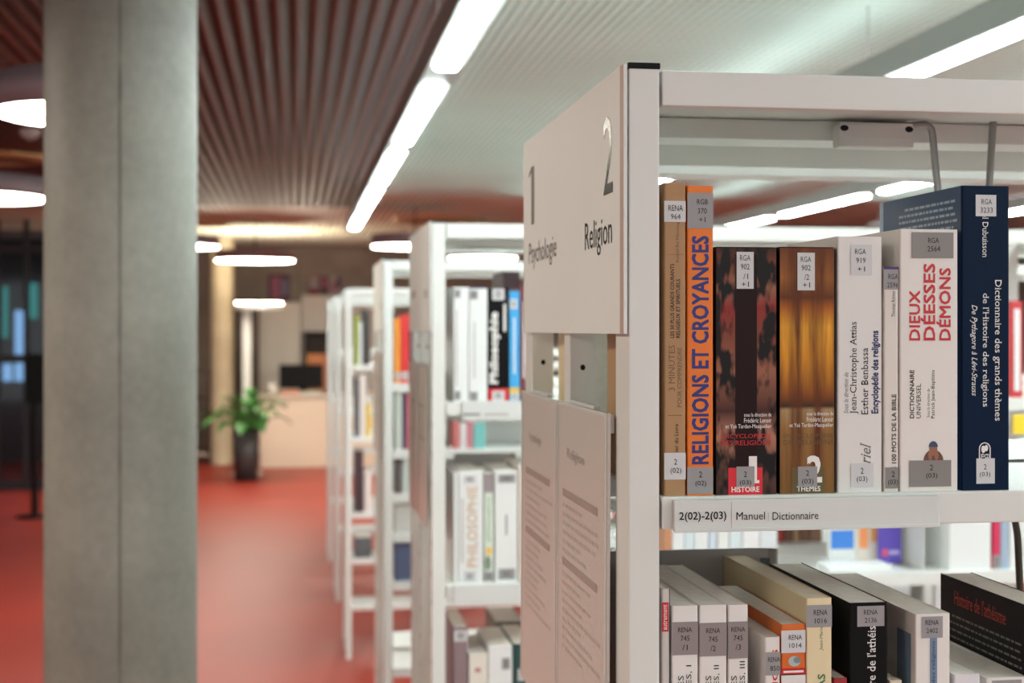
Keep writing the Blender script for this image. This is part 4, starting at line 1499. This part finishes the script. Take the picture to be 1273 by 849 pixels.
# things on the desk
c = at(338, 490, 16.45)
o = MB((c.x, 16.45, zd + 0.03))
o.lathe(c.x, 16.45, [(0.001, zd + 0.031), (0.05, zd + 0.031), (0.06, zd + 0.15), (0.055, zd + 0.152), (0.045, zd + 0.04)], mat('white_vase', (226, 222, 216), 0.4), 24)
tag(o.build('vase'), 'white pot on the left end of the reception desk', 'pot')
c = at(362, 497, 16.42)
o = MB((c.x, 16.42, zd + 0.03))
o.box(c.x - 0.11, c.x + 0.11, 16.34, 16.52, zd + 0.0305, zd + 0.07, mat('salmon_box', (206, 140, 116), 0.5), 0.006)
tag(o.build('paper_tray'), 'salmon paper tray on the front of the reception desk', 'tray')
c = at(388, 492, 16.42)
o = MB((c.x, 16.42, zd + 0.03))
o.box(c.x - 0.12, c.x + 0.10, 16.35, 16.5, zd + 0.0305, zd + 0.06, mat('grey_paper', (176, 186, 176), 0.5), 0.006)
tag(o.build('paper_stack'), 'grey-green stack of papers under the monitor', 'papers')

# cupboards behind the desk
m_cup = mat('cupboard_white', (242, 236, 226), 0.5)
def cupboard(px0, px1, py0, Y, label, doors, z0=0.0, open_part=None):
    a, c_ = at(px0, 400, Y), at(px1, 400, Y)
    zt = at(px0, py0, Y).z
    rt = root('cupboard', (a.x, Y, z0), label, 'cupboard', 'cupboards behind the reception desk')
    o = MB((a.x, Y, z0))
    o.box(a.x, c_.x, Y + 0.02, Y + 0.45, z0, zt, m_cup, 0.004)
    o.build('body', rt)
    n = doors
    wd = (c_.x - a.x) / n
    for k in range(n):
        d = MB((a.x, Y, z0))
        d.box(a.x + k * wd + 0.004, a.x + (k + 1) * wd - 0.004, Y, Y + 0.019, z0 + 0.05, zt - 0.03, m_cup, 0.003)
        d.build('door', rt)
    return a, c_, zt


cupboard(322, 374, 375, 18.3, 'white cupboard left of the open shelf behind the desk', 2)
a, c_, zt = cupboard(374.5, 470, 367, 18.5, 'taller white cupboard behind the desk', 3)
# open book niche
a, c_ = at(378, 456, 18.2), at(412, 412, 18.2)
rt = root('open_shelf', (a.x, 18.2, a.z), 'dark open shelf unit behind the monitor', 'shelf unit')
m_niche = mat('niche_brown', (70, 56, 50), 0.6)
o = MB((a.x, 18.2, a.z))
o.box(a.x, c_.x, 18.44, 18.48, 0.0, c_.z, m_niche)
o.build('back_panel', rt)
for x in (a.x, c_.x - 0.02):
    o = MB((a.x, 18.2, a.z))
    o.box(x, x + 0.02, 18.2, 18.44, 0.0, c_.z, m_niche)
    o.build('side_panel', rt)
for z in (a.z, (a.z + c_.z) / 2 - 0.02, c_.z):
    o = MB((a.x, 18.2, a.z))
    o.box(a.x + 0.0205, c_.x - 0.0205, 18.2, 18.438, z - 0.02, z, m_niche)
    o.build('shelf_board', rt)
for px, cc, lb in ((382.5, (206, 176, 70), 'yellow binder'), (387, (120, 110, 70), 'olive binder'), (392.5, (216, 206, 200), 'white binder'), (398, (176, 170, 168), 'grey binder'), (403.5, (110, 60, 64), 'maroon binder')):
    p = at(px, 450, 18.26)
    o = MB((p.x, 18.26, a.z))
    zt2 = (a.z + c_.z) / 2 - 0.06
    o.box(p.x - 0.02, p.x + 0.02, 18.25, 18.42, a.z + 0.0005, zt2, mat('binder_%d' % px, cc, 0.5), 0.003)
    tag(o.build('binder'), lb + ' on the dark open shelf behind the monitor', 'binder', 'binders behind the desk')
p = at(395, 447, 17.4)
o = MB((p.x, 17.4, zd))
# orange chair back behind the desk
rt = root('office_chair', (p.x, 17.5, 0), 'orange-backed office chair behind the reception desk', 'chair')
o = MB((p.x, 17.5, 0))
o.box(p.x - 0.12, p.x + 0.12, 17.62, 17.66, 0.75, at(395, 440, 17.6).z, mat('orange_fabric', (214, 140, 100), 0.8), 0.015)
o.build('backrest', rt)
o = MB((p.x, 17.5, 0))
o.box(p.x - 0.2, p.x + 0.2, 17.25, 17.62, 0.45, 0.51, M_BLACK, 0.015)
o.build('seat', rt)
o = MB((p.x, 17.5, 0))
o.tube([(p.x, 17.45, 0.06), (p.x, 17.45, 0.45)], 0.025, M_BLACK, 10)
o.tube([(p.x, 17.60, 0.47), (p.x, 17.645, 0.8)], 0.015, M_BLACK, 8)
for k in range(5):
    an = 2 * math.pi * k / 5
    o.tube([(p.x, 17.45, 0.06), (p.x + 0.24 * math.cos(an), 17.45 + 0.24 * math.sin(an), 0.022)], 0.02, M_BLACK, 8)
o.build('base', rt)


# posters leaning on the wall above the cupboards
def poster(px0, px1, py0, py1, Y, label, cc, parts):
    a, c_ = at(px0, py1, Y), at(px1, py0, Y)
    W, H = c_.x - a.x, c_.z - a.z
    o = MB((a.x, Y, a.z))
    o.box(a.x, c_.x, Y, Y + 0.02, a.z, c_.z, cc, 0.002)
    for u0, v0, u1, v1, m_ in parts:
        o.face([(a.x + u0 * W, Y - 0.001, a.z + v0 * H), (a.x + u1 * W, Y - 0.001, a.z + v0 * H), (a.x + u1 * W, Y - 0.001, a.z + v1 * H), (a.x + u0 * W, Y - 0.001, a.z + v1 * H)], m_)
    tag(o.build('poster'), label, 'poster', 'posters on the back wall')


mp = mat('plum_poster', (112, 74, 96), 0.5)
mpk = mat('pink_poster_print', (196, 110, 140), 0.5)
mlv = mat('lavender_poster_print', (150, 136, 170), 0.5)
mcr = mat('crimson_poster_print', (160, 50, 70), 0.5)
mgw = mat('greyish_poster_print', (196, 186, 190), 0.5)
poster(333, 361, 341, 374, 18.96, 'plum and pink poster on the back wall, left one', mp, [(0.15, 0.1, 0.6, 0.9, mpk), (0.5, 0.2, 0.9, 0.8, mlv)])
poster(384, 396, 342, 366, 18.96, 'narrow poster with crimson foot on the back wall', mcr, [(0.1, 0.3, 0.9, 0.95, mgw)])
poster(398, 408, 344, 366, 18.96, 'narrow mauve poster on the back wall, middle one', mp, [(0.15, 0.4, 0.85, 0.9, mpk)])
poster(411, 425, 343, 366, 18.96, 'pale pink poster on the back wall, right one', mgw, [(0.1, 0.1, 0.5, 0.7, mpk), (0.55, 0.3, 0.95, 0.95, mp)])
# dark wood screen between column and cupboards
a, c_ = at(291, 400, 17.4), at(322, 400, 17.4)
o = MB((a.x, 17.4, 0))
o.box(a.x, c_.x, 17.4, 17.46, 0, at(300, 372, 17.4).z, mat('dark_wood', (74, 62, 52), 0.6, noise=0.1, nscale=8), 0.004)
tag(o.build('wood_screen'), 'dark wooden screen behind the potted plant', 'screen')
# low dark shelf left of the far column
a, c_ = at(238, 400, 16.9), at(262, 400, 16.9)
rt = root('low_shelf_unit', (a.x, 16.9, 0), 'low dark shelf unit left of the far column', 'shelf unit')
for x in (a.x, c_.x - 0.03):
    o = MB((a.x, 16.9, 0))
    o.box(x, x + 0.03, 16.9, 17.25, 0, 1.1, m_niche, 0.003)
    o.build('side_panel', rt)
for z in (0.12, 0.45, 0.78, 1.1):
    o = MB((a.x, 16.9, 0))
    o.box(a.x + 0.031, c_.x - 0.031, 16.9, 17.25, z - 0.03, z, mat('shelf_pale', (180, 172, 160), 0.5) if z < 0.2 else m_niche, 0.003)
    o.build('shelf_board', rt)

# floor lamp: pale pole with disc head
c = at(307, 400, 15.6)
rt = root('floor_lamp', (c.x, 15.6, 0), 'tall white disc-headed floor lamp behind the potted plant', 'floor lamp')
m_pole = mat('lamp_pole', (200, 196, 190), 0.4)
zt = at(307, 384, 15.6).z
o = MB((c.x, 15.6, 0))
o.box(c.x - 0.045, c.x + 0.045, 15.585, 15.615, 0.02, zt, m_pole, 0.004)
o.build('pole', rt)
o = MB((c.x, 15.6, 0))
o.lathe(c.x, 15.6, [(0.001, 0.0005), (0.17, 0.0005), (0.17, 0.018), (0.001, 0.022)], m_pole, 32)
o.build('base', rt)
o = MB((c.x, 15.6, 0))
cx2 = c.x + 0.13
o.lathe(cx2, 15.6, [(0.001, zt), (0.26, zt), (0.265, zt + 0.01), (0.265, zt + 0.055), (0.001, zt + 0.06)], m_pole, 40)
o.build('lamp_head', rt)
o = MB((c.x, 15.6, 0))
o.lathe(cx2, 15.6, [(0.25, zt + 0.0595), (0.25, zt + 0.063), (0.001, zt + 0.064)], emit('uplighter_glow', (255, 240, 214), 95.0), 40)
o.build('upper_glow', rt)
o = MB((c.x, 15.6, 0))
o.lathe(cx2, 15.6, [(0.001, zt - 0.006), (0.24, zt - 0.004), (0.25, zt - 0.0005)], emit('floor_lamp_glow', (255, 244, 220), 0.7), 40)
o.build('diffuser', rt)

# potted plant
c = at(306, 400, 15.0)
rt = root('potted_plant', (c.x, 15.0, 0), 'leafy green plant in a tall dark pot by the far column', 'potted plant')
o = MB((c.x, 15.0, 0))
o.lathe(c.x, 15.0, [(0.001, 0.001), (0.115, 0.001), (0.14, 0.50), (0.13, 0.50), (0.12, 0.46), (0.001, 0.46)], mat('dark_pot', (62, 58, 58), 0.5), 32)
o.build('pot', rt)
m_leaf = mat('leaf_green', (62, 116, 52), 0.45, noise=0.25, nscale=4)
lf = MB((c.x, 15.0, 0))
st = MB((c.x, 15.0, 0))
r2 = random.Random(21)
for k in range(46):
    an = r2.uniform(0, 2 * math.pi)
    el = r2.uniform(0.25, 1.4)
    L = r2.uniform(0.22, 0.46)
    d = Vector((math.cos(an) * math.cos(el), math.sin(an) * math.cos(el), math.sin(el)))
    base = Vector((c.x, 15.0, 0.50))
    mid = base + d * L * 0.75 + Vector((0, 0, 0.04))
    st.tube([Vector((c.x, 15.0, 0.455)), base + d * 0.1, mid], 0.006, m_leaf, 5)
    side = d.cross(Vector((0, 0, 1))).normalized()
    tip_d = (d + Vector((0, 0, -0.45))).normalized()
    prev = None
    for i in range(7):
        t_ = i / 6
        p = mid + d * (L * 0.55 * t_) + Vector((0, 0, -0.16 * t_ * t_))
        wv = 0.062 * math.sin(math.pi * min(1, 0.12 + t_ * 0.88)) + 0.002
        cur = (p - side * wv + Vector((0, 0, 0.015)), p, p + side * wv + Vector((0, 0, 0.015)))
        if prev:
            lf.face([prev[0], prev[1], cur[1], cur[0]], m_leaf)
            lf.face([prev[1], prev[2], cur[2], cur[1]], m_leaf)
        prev = cur
lf.build('foliage', rt, recalc=False)
st.build('stem', rt)

# glazed front on the far left
m_frame = mat('dark_frame', (34, 34, 38), 0.4)
GY = 14.4
xa, xb = at(-60, 400, GY).x, at(64, 400, GY).x
o = MB((xa, GY, 0))
zt = CEIL - 0.001
for px in (-58, -20, -3, 33, 62):
    p = at(px, 400, GY).x
    o.box(p - 0.022, p + 0.022, GY - 0.04, GY + 0.04, 0, zt, m_frame)
for z in (0.05, 1.28, 2.35):
    o.box(xa, xb, GY - 0.03, GY + 0.03, z - 0.04, z + 0.04, m_frame)
rtw = o.build('window_1', kind='structure')
m_glass = mat('dark_glass', (150, 165, 180), 0.05, trans=1.0)
o = MB((xa, GY, 0))
o.box(xa, xb, GY - 0.004, GY + 0.004, 0.05, zt - 0.1, m_glass)
o.build('pane', rtw)
m_out = mat('dusk_facade', (38, 42, 50), 0.7)
o = MB((xa, 17.5, 0))
o.box(xa - 1.5, xb + 0.4, 17.5, 17.6, 0, CEIL - 0.002, m_out)
o.build('wall_outer', kind='structure')
m_cool = emit('cool_window_light', (170, 215, 255), 1.6)
m_teal = emit('teal_light', (50, 190, 170), 0.9)
for i, (px0, px1, py0, py1, mm, lb) in enumerate(((3, 9, 356, 420, m_teal, 'teal light panel behind the dark glazing, left one'), (35, 46, 352, 396, m_teal, 'teal light panel behind the dark glazing, right one'),
                                              (18, 30, 386, 452, m_cool, 'long pale blue light behind the dark glazing'), (3, 14, 452, 474, m_cool, 'round pale blue light behind the glazing, left one'),
                                              (18, 32, 452, 474, m_cool, 'round pale blue light behind the glazing, right one'))):
    p, q = at(px0, py1, 17.3), at(px1, py0, 17.3)
    o = MB((p.x, 17.3, p.z))
    o.box(p.x, q.x, 17.3, 17.36, p.z, q.z, mm, 0.012)
    o.build('lamp_face', tag_root := root('light_panel', (p.x, 17.3, p.z), lb, 'light', 'lights behind the glazing'))
    o = MB((p.x, 17.3, p.z))
    o.box(p.x - 0.01, q.x + 0.01, 17.361, 17.499, p.z - 0.01, q.z + 0.01, m_frame, 0.006)
    o.build('housing', tag_root)
# black sign stand
c = at(43, 400, 12.3)
rt = root('sign_stand', (c.x, 12.3, 0), 'black sign stand left of the thick column', 'sign stand')
o = MB((c.x, 12.3, 0))
o.box(c.x - 0.075, c.x + 0.085, 12.28, 12.30, 0.95, 1.36, M_BLACK, 0.006)
o.build('board', rt)
o = MB((c.x, 12.3, 0))
o.tube([(c.x, 12.305, 0.02), (c.x, 12.305, 1.0)], 0.03, M_BLACK, 12)
o.build('pole', rt)
o = MB((c.x, 12.3, 0))
o.lathe(c.x, 12.305, [(0.001, 0.0005), (0.15, 0.0005), (0.15, 0.012), (0.03, 0.022), (0.001, 0.022)], M_BLACK, 32)
o.build('base', rt)
